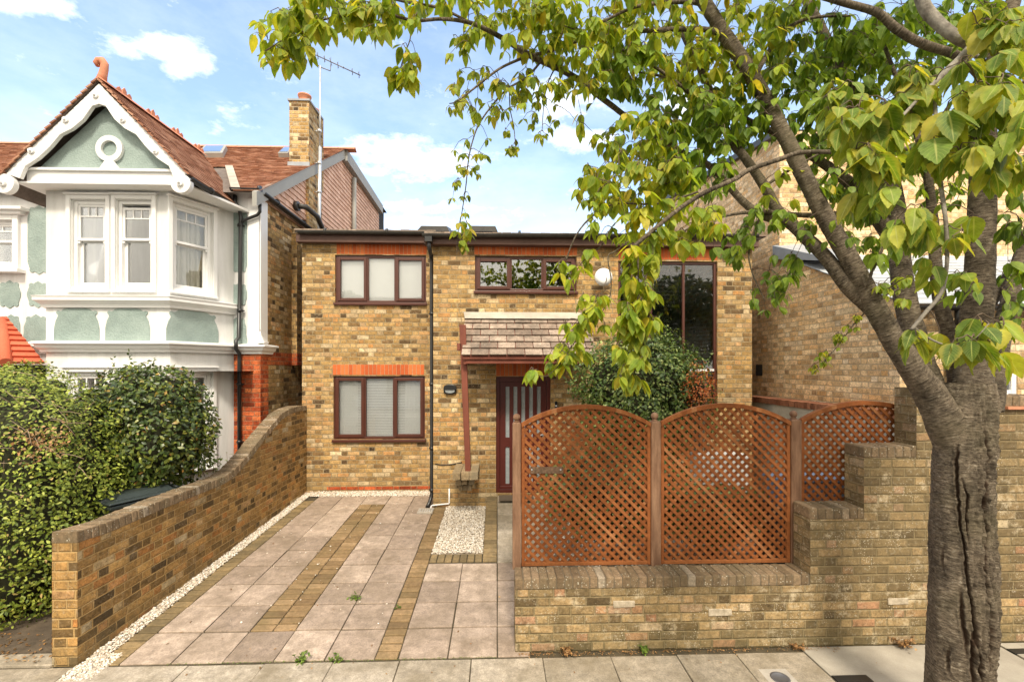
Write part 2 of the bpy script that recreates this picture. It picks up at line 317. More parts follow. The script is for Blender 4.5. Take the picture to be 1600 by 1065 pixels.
M_lead = plain('lead_flashing', (0.30, 0.33, 0.36), 0.5, 0.15, 6, 0.1)
M_white = plain('white_plastic', (0.8, 0.8, 0.8), 0.4, 0.02, 6, 0.0)
M_terr = plain('terracotta', (0.56, 0.23, 0.13), 0.8, 0.2, 9, 0.3)
M_steel = plain('galvanised_pole', (0.62, 0.64, 0.66), 0.35, 0.1, 9, 0.05, metal=0.6)
M_dkmet = plain('aerial_metal', (0.16, 0.16, 0.17), 0.45, 0.1, 9, 0.0, metal=0.5)
M_grey = plain('grey_painted_board', (0.32, 0.315, 0.29), 0.6, 0.06, 4, 0.1)
M_rooft = island('roof_tile_clay', ((0, (0.23, 0.105, 0.062)), (0.5, (0.33, 0.16, 0.098)), (1, (0.44, 0.25, 0.165))), var=0.25, scale=9)
M_roofp = island('porch_clay_tile', ((0, (0.50, 0.10, 0.05)), (1, (0.58, 0.15, 0.08))), var=0.12)
M_hung = island('hung_tile', ((0, (0.58, 0.36, 0.26)), (1, (0.74, 0.50, 0.38))), var=0.12, scale=8)
M_slate = island('weathered_slate_tile', ((0, (0.24, 0.17, 0.13)), (0.5, (0.36, 0.28, 0.22)), (1, (0.44, 0.34, 0.27))), var=0.4, scale=12, bump=0.9, stain=(0.10, 0.085, 0.07), lichen=.5)
M_slateg = island('grey_slate', ((0, (0.34, 0.36, 0.38)), (1, (0.44, 0.46, 0.48))), var=0.1)
M_felt = plain('house_roof_covering', (0.16, 0.13, 0.11), 0.9, 0.3, 10, 0.5)
M_slab = island('concrete_paving_slab', ((0, (0.29, 0.225, 0.175)), (0.5, (0.385, 0.30, 0.235)), (1, (0.48, 0.38, 0.30))), var=0.33, scale=11, bump=0.5, stain=(0.19, 0.145, 0.10), bd=0.004)
M_pslab = island('pavement_slab', ((0, (0.32, 0.275, 0.21)), (0.5, (0.39, 0.335, 0.26)), (1, (0.45, 0.39, 0.31))), var=0.36, scale=12, bump=0.6, stain=(0.19, 0.155, 0.10), bd=0.004)
M_sett = island('ochre_paving_brick', ((0, (0.16, 0.105, 0.055)), (0.5, (0.25, 0.165, 0.083)), (1, (0.34, 0.23, 0.125))), var=0.3, scale=20, stain=(0.17, 0.125, 0.06))
M_settd = island('dull_paving_brick', ((0, (0.17, 0.125, 0.065)), (0.5, (0.25, 0.18, 0.09)), (1, (0.31, 0.22, 0.11))), var=0.3, scale=20, stain=(0.12, 0.10, 0.06))
M_joint = plain('dark_joint_soil', (0.075, 0.06, 0.035), 0.95, 0.4, 9, 0.5)
M_stone = island('cream_gravel', ((0, (0.34, 0.27, 0.19)), (0.3, (0.58, 0.50, 0.40)), (0.8, (0.74, 0.68, 0.58)), (1, (0.80, 0.78, 0.74))), var=0.1, scale=40)
M_sub = plain('gravel_bed_base', (0.26, 0.21, 0.15), 0.95, 0.3, 30, 0.5)
M_soil = plain('garden_soil', (0.10, 0.075, 0.05), 0.95, 0.4, 7, 0.8)
M_asph = plain('asphalt', (0.06, 0.06, 0.06), 0.9, 0.2, 4, 0.5, 150)
M_conc = plain('grey_concrete', (0.42, 0.38, 0.32), 0.9, 0.2, 4, 0.5, 70)
M_block = island('mossy_block', ((0, (0.25, 0.19, 0.11)), (1, (0.42, 0.31, 0.18))), var=0.4, stain=(0.2, 0.18, 0.13))
M_trel = island('trellis_cedar', ((0, (0.21, 0.068, 0.02)), (0.6, (0.27, 0.09, 0.027)), (0.93, (0.30, 0.11, 0.036)), (1, (0.38, 0.18, 0.08))), var=0.28, scale=14, rough=0.7)
M_tpost = plain('stained_post_timber', (0.20, 0.09, 0.045), 0.8, 0.4, 6, 0.4, 60, streak=(3, 3, 0.4), col2=(0.34, 0.20, 0.12))
M_bin = plain('wheelie_bin_plastic', (0.038, 0.050, 0.048), 0.42, 0.1, 9, 0.03, spec=0.5)
M_blue = plain('blue_plastic', (0.14, 0.20, 0.30), 0.5, 0.1)
M_dark = plain('dark_interior', (0.03, 0.028, 0.025), 0.9, 0.1)
M_blind = plain('pale_blind_slat', (0.90, 0.91, 0.89), 0.6, 0.02, 5, 0.0)
M_curt = plain('cream_curtain', (0.62, 0.60, 0.52), 0.8, 0.05, 5, 0.05)
M_frost = plain('reeded_glass', (0.30, 0.33, 0.34), 0.25, 0.15, 20, 0.6, 90, spec=0.6)
def glassmat(name, tint, base, opaque=0.0, km=1.6):
    m, nt = newmat(name)
    g = nd(nt, 'ShaderNodeBsdfGlossy', {'Color': (0.95, 0.97, 1, 1), 'Roughness': 0.015})
    wv = nd(nt, 'ShaderNodeTexNoise', {'Vector': nd(nt, 'ShaderNodeTexCoord').outputs['Object'], 'Scale': 1.7, 'Detail': 1})
    nt.links.new(nd(nt, 'ShaderNodeBump', {'Height': wv.outputs[0], 'Strength': 0.10, 'Distance': 0.02}).outputs[0], g.inputs['Normal'])
    t = nd(nt, 'ShaderNodeBsdfTransparent', {'Color': (*tint, 1)})
    f = nd(nt, 'ShaderNodeFresnel', {'IOR': 1.5})
    k = ma(nt, 'MINIMUM', ma(nt, 'ADD', ma(nt, 'MULTIPLY', f.outputs[0], km), base), 1.0)
    x = nd(nt, 'ShaderNodeMixShader', {0: k, 1: t.outputs[0], 2: g.outputs[0]})
    nd(nt, 'ShaderNodeOutputMaterial', {0: x.outputs[0]}); return m
M_glass = glassmat('window_glass', (0.99, 0.995, 0.99), 0.02, km=0.8)
M_glassr = glassmat('reflective_window_glass', (0.85, 0.88, 0.86), 0.10)

class Fr:                                   # vertical wall frame: u along the wall, z up, n outwards
    def __init__(s, A, B_):                 # from plan point A to plan point B; outward normal to the right of A->B
        s.o = Vector((A[0], A[1], 0)); e = Vector((B_[0] - A[0], B_[1] - A[1], 0)); s.w = e.length
        s.u = e.normalized(); s.n = Vector((s.u.y, -s.u.x, 0))
    def pt(s, u, z, n=0.0): return s.o + s.u * u + s.n * n + Vector((0, 0, z))
    def px(s, px, py):                      # photo ray hits this wall -> (u, z)
        d = rayd(px, py); C = Vector((0, 0, CZ)); t = (s.o - C).dot(s.n) / d.dot(s.n); p = C + d * t
        return (p - s.o).dot(s.u), p.z
    def box(s, mb, u0, u1, z0, z1, n0, n1, j=0.0):
        r = lambda: random.uniform(-j, j) if j else 0.0
        ring = [(u0, n1), (u1, n1), (u1, n0), (u0, n0)]
        mb.hexa([s.pt(u + r(), z0 + r(), n) for u, n in ring], [s.pt(u + r(), z1 + r(), n) for u, n in ring])
    def wall(s, mb, u0, u1, z0, z1, holes=(), rev=0.12):
        us = sorted({u0, u1, *[h[0] for h in holes], *[h[1] for h in holes]}); zs = sorted({z0, z1, *[h[2] for h in holes], *[h[3] for h in holes]})
        us = [u for u in us if u0 - 1e-6 <= u <= u1 + 1e-6]; zs = [z for z in zs if z0 - 1e-6 <= z <= z1 + 1e-6]
        for a, b in zip(us, us[1:]):
            for c, d in zip(zs, zs[1:]):
                m, k = (a + b) / 2, (c + d) / 2
                if any(h[0] < m < h[1] and h[2] < k < h[3] for h in holes): continue
                mb.quad(s.pt(a, c), s.pt(b, c), s.pt(b, d), s.pt(a, d))
        for a, b, c, d in holes:
            for p, q in (((a, c), (a, d)), ((a, d), (b, d)), ((b, d), (b, c)), ((b, c), (a, c))):
                mb.quad(s.pt(*p), s.pt(*q), s.pt(*q, -rev), s.pt(*p, -rev))
    def poly(s, mb, pts, n0, n1):           # extruded flat shape, pts (u,z)
        mb.prism([s.pt(u, z, n1) for u, z in pts], -s.n * (n1 - n0))

def rosewood_window(root, f, u0, u1, z0, z1, muls, opens, blind=None, sill=True, name='window', label=None, zlow=None, glass=None):
    F = MB(); w = 0.05; rec = -0.035
    edges = [u0 + w] + [x for m in muls for x in (m - 0.022, m + 0.022)] + [u1 - w]
    f.box(F, u0, u0 + w, z0, z1, rec - 0.06, rec); f.box(F, u1 - w, u1, z0, z1, rec - 0.06, rec)
    f.box(F, u0 + w, u1 - w, z1 - w, z1, rec - 0.06, rec - 0.002); f.box(F, u0 + w, u1 - w, z0, z0 + w, rec - 0.06, rec - 0.002)
    for m in muls: f.box(F, m - 0.022, m + 0.022, z0 + w, z1 - w, rec - 0.06, rec - 0.003)
    Gl = MB(); Bl = MB()
    lights = list(zip(edges[0::2], edges[1::2]))
    for k, (a, b) in enumerate(lights):
        c, d = z0 + w, z1 - w
        if opens[k]:
            s = 0.045
            for (p, q, r_, t_) in ((a - .012, a + s, c - .012, d + .012), (b - s, b + .012, c - .012, d + .012)): f.box(F, p, q, r_, t_, rec - 0.03, rec + 0.02)
            f.box(F, a + s, b - s, c - .012, c + s, rec - 0.03, rec + 0.018); f.box(F, a + s, b - s, d - s, d + .012, rec - 0.03, rec + 0.018)
            a, b, c, d = a + s, b - s, c + s, d - s
        f.box(Gl, a - .004, b + .004, c - .004, d + .004, rec - 0.032, rec - 0.026)
        g = 0.008                           # pale sealing gasket
    if sill: f.box(F, u0 - 0.02, u1 + 0.02, z0 - 0.05, z0 - 0.001, rec - 0.06, 0.05)
    o = obj(name, F, M_upvc, root, bevel=0.006, label=label)
    obj('pane', Gl, glass or M_glass, o)
    if blind == 'slats':
        z = z0 + 0.03
        while z < z1 - 0.03:
            c = f.pt((u0 + u1) / 2, z, -0.16)
            Bl.quad(f.pt(u0 + .03, z, -0.102), f.pt(u1 - .03, z, -0.102), f.pt(u1 - .03, z + 0.026, -0.116), f.pt(u0 + .03, z + 0.026, -0.116)); z += 0.031
        tag(obj('slatted_blind', Bl, M_blind, o))
        for a, b in ((u0 + .05, u0 + 0.42), (u1 - 0.42, u1 - .05)):
            n = 40; C = MB()
            for k in range(n):
                x0, x1 = a + (b - a) * k / n, a + (b - a) * (k + 1) / n
                y0, y1 = -0.16 + 0.018 * math.sin(k * 1.1), -0.16 + 0.018 * math.sin((k + 1) * 1.1)
                C.quad(f.pt(x0, z0, y0), f.pt(x1, z0, y1), f.pt(x1, z1, y1), f.pt(x0, z1, y0))
            obj('net_curtain', C, M_blind, o)
    elif blind == 'roller':
        f.box(Bl, u0 + .03, u1 - .03, z0 + 0.02, z1 - 0.02, -0.105, -0.101); obj('roller_blind', Bl, M_blind, o)
    elif blind == 'dark':
        z = z0 + 0.03
        while z < z1 - 0.03:
            Bl.quad(f.pt(u0 + .03, z, -0.14), f.pt(u1 - .03, z, -0.14), f.pt(u1 - .03, z + 0.003, -0.165), f.pt(u0 + .03, z + 0.003, -0.165)); z += 0.025
        obj('slatted_blind', Bl, M_blind, o)
    return o
def soldiers(root, f, u0, u1, z0, z1, name='brick_lintel'):
    Q = MB(); n = max(2, round((u1 - u0) / 0.0755)); w = (u1 - u0) / n
    for k in range(n): f.box(Q, u0 + k * w + .004, u0 + (k + 1) * w - .004, z0 + .004, z1 - .004, -0.05, 0.006, 0.0012)
    o = obj(name, Q, M_sold, root)
    Mo = MB(); f.box(Mo, u0, u1, z0, z1, -0.05, 0.0015); obj('mortar_bed', Mo, M_mort, o); return o

# ================================================================== MAIN HOUSE
DL, DR = 8.75, 7.87
xl = X_(472, DL); xm = X_(677, DR); xr = X_(1175, DR)
house = thing('brick_house', (xm, DR, 0.15), 'low two-storey yellow stock brick house with rosewood windows, black downpipe and tiled porch', 'house')
FL = Fr((xl, DL), (xm, DL)); FR = Fr((xm, DR), (xr, DR))
def rect(f, x0, x1, y0, y1):
    a, _ = f.px(x0, (y0 + y1) / 2); b, _ = f.px(x1, (y0 + y1) / 2); xm_ = (x0 + x1) / 2
    return a, b, f.px(xm_, y1)[1], f.px(xm_, y0)[1]
w1 = rect(FL, 523.5, 666, 398.5, 473); w2 = rect(FL, 521, 664, 587, 686); w3 = rect(FR, 742, 901, 400, 455); dr_ = rect(FR, 775, 860.5, 588, 770)
w4 = list(rect(FR, 966, 1121, 408, 650))
zl_top = FL.px(570, 372)[1]; zr_top = FR.px(900, 376)[1]
Wm = MB()
FL.wall(Wm, 0, FL.w, 0.0, zl_top, [w1, w2]); FR.wall(Wm, 0, FR.w, 0.0, zr_top, [w3, dr_, tuple(w4)])
BK = 13.2; tanp = 0.262
def zroof(D): return zr_top + 0.16 + (D - DR) * tanp
Wm.quad((xm, DR, 0), (xm, DR, zr_top), (xm, DL, zr_top + 0.2), (xm, DL, 0))
Wm.quad((xr, DR, 0), (xr, BK, 0), (xr, BK, zroof(BK) - .1), (xr, DR, zr_top))
Wm.quad((xl, DL, 0), (xl, DL, zl_top), (xl, BK, zroof(BK) - .1), (xl, BK, 0))
Wm.quad((xl, BK, 0), (xl, BK, zroof(BK) - .1), (xr, BK, zroof(BK) - .1), (xr, BK, 0))
wallo = obj('wall', Wm, B_house, house)
I = MB()                                   # near-black sheets stand for the unlit rooms behind the glass
I.box(xl + .3, xr - .3, DL + 1.6, DL + 1.7, 0.2, zr_top); I.box(xl + .12, xr - .12, DR + .14, BK - .3, 2.52, 2.6) if False else None
I.quad((xl + .05, DL + .3, 2.7), (xm, DL + .3, 2.7), (xm, DL + 1.6, 2.7), (xl + .05, DL + 1.6, 2.7))
obj('dark_room_backing', I, M_dark, house)
rosewood_window(house, FL, *w1, [w1[0] + (w1[1] - w1[0]) * .348, w1[0] + (w1[1] - w1[0]) * .655], [1, 0, 1], 'roller', label='upper left window with pale blind')
rosewood_window(house, FL, *w2, [w2[0] + (w2[1] - w2[0]) * .335, w2[0] + (w2[1] - w2[0]) * .655], [1, 0, 1], 'slats', label='ground floor window with white slatted blind')
rosewood_window(house, FR, *w3, [w3[0] + (w3[1] - w3[0]) * .35, w3[0] + (w3[1] - w3[0]) * .665], [1, 0, 1], None, label='wide shallow window above the porch', glass=M_glassr)
ww = w4[1] - w4[0]
o4 = rosewood_window(house, FR, *w4, [w4[0] + ww * .335, w4[0] + ww * .667], [0, 0, 0], 'dark', sill=False, label='tall window beside the shrub')
T = MB(); zt = FR.px(1090, 577)[1]; FR.box(T, w4[0] + .05, w4[1] - .05, zt - .03, zt + .01, -0.10, -0.02); obj('white_transom', T, M_white, o4)
T = MB(); zt = FR.px(985, 524)[1]; FR.box(T, w4[0] + .05, w4[0] + ww * .335 - .022, zt - .05, zt + .01, -0.094, -0.022); FR.box(T, w4[0] + .05, w4[0] + ww * .335 - .022, w4[2], zt - .05, -0.09, -0.03); obj('lower_panel', T, M_upvc, o4)
soldiers(house, FL, *rect(FL, 526, 667, 381, 397.5)); soldiers(house, FL, *rect(FL, 520, 663, 569, 585.5))
soldiers(house, FR, *rect(FR, 741, 902, 384, 398.5)); soldiers(house, FR, *rect(FR, 775, 860, 566.5, 587.5)); soldiers(house, FR, *rect(FR, 966, 1121, 388, 406))
R_ = MB(); a, z = FL.px(511, 765); FL.box(R_, a, FL.w - .02, z, z + 0.058, -0.02, 0.006); obj('red_damp_course', R_, B_red, house)
# door
D_ = MB(); u0, u1, z0, z1 = dr_
FR.box(D_, u0, u0 + .065, z0, z1, -0.12, -0.045); FR.box(D_, u1 - .065, u1, z0, z1, -0.12, -0.045); FR.box(D_, u0 + .065, u1 - .065, z1 - .09, z1, -0.12, -0.047)
FR.box(D_, u0 + .065, u1 - .065, z0, z0 + .06, -0.12, -0.03)
dfr = obj('door_frame', D_, M_door, house, bevel=0.005)
D_ = MB(); a, b = u0 + .07, u1 - .07; zb, zt_ = z0 + .065, z1 - .095
slots = []
sw = 0.068; gap = ((b - a - 0.2) - 5 * sw) / 4
s_hi = (FR.px(815, 684)[1], FR.px(815, 604)[1]); s_lo = (FR.px(815, 757)[1], FR.px(815, 699)[1])
for k in range(5):
    x = a + .1 + k * (sw + gap); slots += [(x, x + sw, s_hi[0], s_hi[1])]
    if k in (0, 1, 3, 4): slots += [(x, x + sw, s_lo[0], s_lo[1])]
Fd = Fr((FR.pt(0, 0, -0.075).x, FR.pt(0, 0, -0.075).y), (FR.pt(FR.w, 0, -0.075).x, FR.pt(FR.w, 0, -0.075).y))
Fd.wall(D_, a, b, zb, zt_, slots, 0.02)
dob = obj('door', D_, M_door, house, label='dark red front door with five narrow glazed slots')
D_ = MB(); Fd.box(D_, a + .02, b - .02, zb + .02, zt_ - .02, -0.03, -0.018); obj('reeded_glass_slots', D_, M_frost, dob)
D_ = MB(); Fd.box(D_, a, b, zb, zb + .05, 0.001, 0.03); obj('weather_bar', D_, M_door, dob, bevel=0.004)
D_ = MB(); p = Fd.pt(b - .05, zb + .95, 0.03); D_.tube([p, p + Vector((-.09, 0, 0))], .011, 8); Fd.box(D_, b - .07, b - .03, zb + .85, zb + 1.05, 0, .012); obj('handle', D_, M_steel, dob)
# fascia, gutters
F_ = MB(); zf = (FL.px(570, 378.5)[1], FL.px(570, 366)[1]); F_.box(X_(468, DL), xm + .02, DL - .16, DL - .02, Z_(570, 378.5, DL - .16), Z_(570, 366, DL - .16))
F_.box(xm - .14, xr + .03, DR - .16, DR + .02, Z_(900, 383, DR - .16), Z_(900, 371, DR - .16))
F_.box(xm - .02, xm + .0, DR + .0, DL - .16, zr_top - .05, zr_top + .1)
obj('fascia', F_, M_fascia, house, bevel=0.004)
def gutter(parent, p0, p1, r=0.055, mat=None, name='gutter'):
    p0, p1 = Vector(p0), Vector(p1); q = MB(); d = (p1 - p0).normalized(); w = Vector((0, 0, 1)).cross(d).normalized(); n = 10
    for R0, R1 in ((r, r - .008),):
        ringo = [(-math.cos(math.pi * k / n) * R0, -math.sin(math.pi * k / n) * R0) for k in range(n + 1)]
        ringi = [(-math.cos(math.pi * k / n) * R1, -math.sin(math.pi * k / n) * R1) for k in range(n + 1)]
        prof = ringo + ringi[::-1]
        q.prism([p0 + w * a + Vector((0, 0, b)) for a, b in prof], p1 - p0)
    L = (p1 - p0).length; k = 0.5
    while k < L:                            # joint clips
        c = p0 + d * k; q.tube([c - d * .02, c + d * .02], r + .004, 14); k += 1.15
    return obj(name, q, mat or M_gut, parent)
gl_y = DL - .22; gr_y = DR - .22
gutter(house, (X_(466, gl_y), gl_y, Z_(500, 361, gl_y)), (xm + .05, gl_y, Z_(660, 362.5, gl_y)))
gutter(house, (X_(660, gr_y), gr_y, Z_(700, 366, gr_y)), (X_(1184, gr_y), gr_y, Z_(1180, 366.5, gr_y)))
Rf = MB(); zL, zR = Z_(500, 360.5, gl_y) , Z_(700, 365.5, gr_y)
zbk = zR + (BK - gr_y) * 0.255
Rf.hexa([(X_(468, DL), gl_y + .03, zL - .03), (xm, gl_y + .03, zL - .03), (xm, BK + .2, zbk - .1), (X_(468, DL), BK + .2, zbk - .1)],
        [(X_(468, DL), gl_y + .03, zL + .01), (xm, gl_y + .03, zL + .01), (xm, BK + .2, zbk), (X_(468, DL), BK + .2, zbk)])
Rf.hexa([(xm - .12, gr_y + .03, zR - .03), (xr + .06, gr_y + .03, zR - .03), (xr + .06, BK + .2, zbk - .1), (xm - .12, BK + .2, zbk - .1)],
        [(xm - .12, gr_y + .03, zR + .01), (xr + .06, gr_y + .03, zR + .01), (xr + .06, BK + .2, zbk + .004), (xm - .12, BK + .2, zbk + .004)])
rfo = obj('roof', Rf, M_felt, house)
Rt = MB()                                   # front row of roof tiles over the gutter
x = X_(468, DL)
while x < xm - .1: Rt.box(x, x + .16, gl_y - .005, gl_y + .25, zL + .012, zL + .03 + random.uniform(0, .008)); x += .165
obj('eaves_tiles', Rt, M_slate, rfo); Rt = MB(); x = xm - .12
while x < xr: Rt.box(x, x + .16, gr_y - .005, gr_y + .25, zR + .012, zR + .03 + random.uniform(0, .008)); x += .165
obj('eaves_tiles', Rt, M_slate, rfo)
for x0, x1 in ((650, 702), (728, 778)):
    V_ = MB(); D0 = 9.6; zb = Z_(700, 358.5, D0); V_.prism([P(x0, 362, D0), P(x1, 362, D0), P(x1 - 4, 353, D0), P(x0 + 8, 352.5, D0)], (0, .8, .2)); obj('roof_light', V_, M_gut, rfo, bevel=.01)
V_ = MB(); p = P(1017, 345, 10.2); V_.tube([p + Vector((0, 0, -.6)), p + Vector((0, 0, .13))], .05, 12); obj('soil_vent_pipe', V_, M_grey, rfo)
# downpipe
Dp = MB(); xd = X_(674.5, DR - .06)
yp = DR + .10; xd = X_(674.8, yp); g0 = gl_y
zt0 = Z_(672, 372, gr_y)
path = [(X_(670, gr_y), gr_y, zt0 - .01), (X_(670.5, gr_y), gr_y + .01, zt0 - .14), (X_(671.5, gr_y), gr_y + .02, zt0 - .22), (X_(673.5, yp), yp - .02, Z_(674, 398, yp)), (X_(674.5, yp), yp, Z_(674, 410, yp)), (X_(674.8, yp), yp, Z_(674, 772, yp)), (X_(672, yp), yp - .06, Z_(670, 783, yp)), (X_(667, yp - .2), yp - .16, Z_(668, 793, yp - .2))]
Dp.tube(path, .034, 14)
for py in (400, 490, 600, 700, 765):
    p = P(674.8, py, yp) ; Dp.tube([p - Vector((0, 0, .025)), p + Vector((0, 0, .025))], .042, 14); Dp.box(p.x - .05, p.x + .06, p.y + .0, p.y + .04, p.z - .012, p.z + .012)
Dp.box(path[0][0] - .06, path[0][0] + .06, gr_y - .06, gr_y + .06, zt0 - .07, zt0 + .02)
obj('downpipe', Dp, M_black, house)
# white waste pipe
Wp = MB(); yw = DR - .02
Wp.tube([P(702, 763, yw), P(702, 785, yw), P(701, 786.5, yw), P(676, 789, yw), P(674, 790, yw), P(672.5, 797, yw - .05)], .013, 8); obj('waste_pipe', Wp, M_white, house)
Wp = MB(); Wp.tube([P(680, 724, DR - .01), P(690, 726, DR - .012), P(705, 725, DR - .012), P(722, 722, DR - .012)], .008, 6); obj('cable', Wp, M_black, house)
# porch canopy
Pc = thing
pt = lambda px, py, D: P(px, py, D)
Yt, Yb = DR - .02, 7.12
xa, xb = X_(727, DR), X_(934, 7.12); zt_, zb_ = Z_(800, 497, Yt), Z_(800, 556, Yb)
Tm = MB(); nrow = 6
for r in range(nrow):
    t0, t1 = r / nrow, (r + 1) / nrow
    y0, y1 = Yt + (Yb - Yt) * t0, Yt + (Yb - Yt) * t1; z0_, z1_ = zt_ + (zb_ - zt_) * t0, zt_ + (zb_ - zt_) * t1
    x = xa - (0.14 if r % 2 else 0.0)
    while x < xb - .02:
        a, b = max(x, xa - .012 * random.random()), min(x + .276, xb); k = random.uniform(0, .006)
        if b - a > .03:
            nn = Vector((0, -(zt_ - zb_), -(Yb - Yt))).normalized() * -1 if False else Vector((0, -(zt_ - zb_), (Yt - Yb))).normalized()
            A = [(a, y1, z1_), (b, y1, z1_), (b, y0 - .0, z0_), (a, y0, z0_)]
            lift = [nn * (.034 + k), nn * (.034 + k), nn * .010, nn * .010]; low = [nn * (.012 + k), nn * (.012 + k), nn * -.008, nn * -.008]
            Tm.hexa([Vector(p) + l for p, l in zip(A, low)], [Vector(p) + l for p, l in zip(A, lift)])
        x += .287
cano = obj('porch_roof', Tm, M_slate, house, bevel=.003, label='small lean-to porch roof of weathered brown slates over the door')
Q = MB(); Q.hexa([(xa + .01, Yb + .02, zb_ - .05), (xb - .01, Yb + .02, zb_ - .05), (xb - .01, Yt, zt_ - .05), (xa + .01, Yt, zt_ - .05)], [(xa + .01, Yb + .02, zb_), (xb - .01, Yb + .02, zb_), (xb - .01, Yt, zt_), (xa + .01, Yt, zt_)])
for x in (xa + .02, xb - .07): Q.hexa([(x, Yb + .06, zb_ - .13), (x + .045, Yb + .06, zb_ - .13), (x + .045, DR, zb_ - .13), (x, DR, zb_ - .13)], [(x, Yb + .06, zb_ - .05), (x + .045, Yb + .06, zb_ - .05), (x + .045, DR, zt_ - .05), (x, DR, zt_ - .05)])
Q.box(xa + .06, xb - .07, Yb + .05, Yb + .1, zb_ - .12, zb_ - .05)
obj('porch_frame', Q, M_post, cano, bevel=.004)
Q = MB(); f0 = Z_(800, 487, Yt - .02); Q.prism([(xa - .03, Yt + .02, f0 + .0), (xa - .0, Yt - .1, zt_ - .015), (xa, Yt + .02, zt_ - .02)], (xb - xa + .03, 0, 0)); obj('flashing', Q, M_lead if False else M_conc, cano)
Q = MB(); yq = 7.28
Q.prism([P(717.5, 507, yq), P(727.5, 507, yq), P(735.5, 738, yq), P(727, 738, yq)], (0, .095, 0)); Q.box(P(714, 540, yq).x, P(721, 540, yq).x, yq, yq + .3, P(714, 547, yq).z, P(714, 536, yq).z)
Q.box(P(719, 509, yq).x, P(726, 509, yq).x, yq + .09, DR, P(719, 520, yq).z, P(719, 509, yq).z)
obj('porch_post', Q, M_post, house, bevel=.005)
Q = MB(); y0 = 7.18
def corb(px0, px1, py0, py1, ya):
    n = 3; a, b = P(px0, py0, ya), P(px1, py1, ya)
    for k in range(n): Q.box(a.x + (b.x - a.x) * k / n + .004, a.x + (b.x - a.x) * (k + 1) / n - .004, ya, DR, b.z, a.z, .006)
corb(706.5, 747, 738.5, 749.5, 7.16); corb(711, 741, 750, 757.5, 7.3); corb(716, 737, 758.5, 766, 7.45)
obj('corbel', Q, M_block, house, bevel=.003)
# wall light, alarm disc, door bell
wl = thing('bulkhead_light', P(703.5, 608, DR), 'oval black bulkhead light on the brick wall left of the porch post', 'wall light')
def oval(cx, cy, rx, rz, y0, y1, D, flat=1.0, half=None, n=32):
    q = MB(); c = P(cx, cy, D); pts = []
    for k in range(n):
        th = 2 * math.pi * k / n
        x, z = math.copysign(abs(math.cos(th)) ** flat, math.cos(th)) * rx, math.copysign(abs(math.sin(th)) ** flat, math.sin(th)) * rz
        if half is not None and z < half: z = half
        pts.append(Vector((c.x + x, y0, c.z + z)))
    pts = pts[::-1]
    q.prism(pts, (0, y1 - y0, 0)); return q
obj('housing', oval(703.5, 608, .115, .088, DR - .05, DR, DR, .7), M_black, wl, bevel=.01)
obj('lens', oval(703.5, 608, .09, .066, DR - .068, DR - .049, DR, .8), M_frost, wl, bevel=.008)
obj('eyelid_hood', oval(703.5, 608, .108, .082, DR - .085, DR - .051, DR, .7, half=0.0), M_black, wl, bevel=.01)
al = thing('satellite_dish', P(942, 432, DR), 'white round dish on the brick between the upper windows', 'dish')
q = MB(); c = P(943, 433, DR - .22); q.lathe(c, [(.0, 0.03), (.08, .02), (.150, .0), (.155, .006), (.08, .026), (0.0, .036)], 28, axis='Y'); obj('dish_bowl', q, M_white, al)
q = MB(); q.tube([c, (c.x, DR, c.z - .05)], .018, 8); q.tube([c + Vector((0, 0, -.17)), c + Vector((0, -.2, -.1)), c + Vector((0, -.22, .0))], .01, 6); obj('bracket', q, M_steel, al)
db = thing('door_bell', P(868.5, 632, DR), 'tiny black bell push beside the front door', 'doorbell')
q = MB(); c = P(868.5, 632, DR); q.box(c.x - .022, c.x + .022, DR - .025, DR - .001, c.z - .06, c.z + .06); obj('case', q, M_black, db, bevel=.006)
q = MB(); q.box(c.x - .012, c.x + .012, DR - .03, DR - .024, c.z - .03, c.z - .005); obj('button', q, M_white, db)
# ================================================================== LEFT NEIGHBOUR (white bay house)
DN, DB, DG = 8.2, 7.3, 7.0
XN = X_(406, DN)
nb = thing('bay_house', (XN - 1.5, DN, 0.1), 'white rendered house with a two-storey bay, sage green panels and clay tiled gable', 'house')
FN = Fr((XN - 9.0, DN), (XN, DN))            # main front
b0 = X_(72, DB); b1 = X_(266, DB)
pB = FN.px(366, 480); b2 = FN.pt(pB[0], 0)
dx = b2.x - b1
FB = Fr((b0, DB), (b1, DB)); FC = Fr((b1, DB), (b2.x, DN)); FD = Fr((b0 - dx, DN), (b0, DB))
zeN = PX(406, 306, XN).z                      # eaves height
ztopB = FB.px(200, 288)[1]
def rF(f, x0, x1, y0, y1):
    a, za = f.px(x0, y1); b, zb = f.px(x1, y1); xm_ = (x0 + x1) / 2
    return a, b, f.px(xm_, y1)[1], f.px(xm_, y0)[1]
BT = rF(FB, 113, 166, 313, 452); BT2 = rF(FB, 183, 238, 313, 452)
a0, _ = FC.px(270, 400); a1, _ = FC.px(331, 400)
CT = (a0, a1, BT[2], BT[3])
LB = rF(FB, 108, 166, 582, 740); LB2 = rF(FB, 183, 238, 582, 740); c0, _ = FC.px(266, 600); c1, _ = FC.px(330, 600); LC = (c0, c1, LB[2], LB[3])
wL = rF(FN, -40, 22, 345, 418)
Wm = MB()
FB.wall(Wm, 0, FB.w, 0, ztopB, [BT, BT2, LB, LB2]); FC.wall(Wm, 0, FC.w, 0, ztopB, [CT, LC]); FD.wall(Wm, 0, FD.w, 0, ztopB, [])
FN.wall(Wm, 0, FN.w, 0, zeN + .1, [wL])
obj('wall', Wm, M_wren, nb)
zba = FN.px(390, 553)[1]
Sd = MB(); XE = XN - .004
FS = Fr((XE, DN + .005), (XE, 17))           # side wall, facing right
FS.wall(Sd, 0, FS.w, 0, zeN - .02, []); obj('side_wall', Sd, B_side, nb)
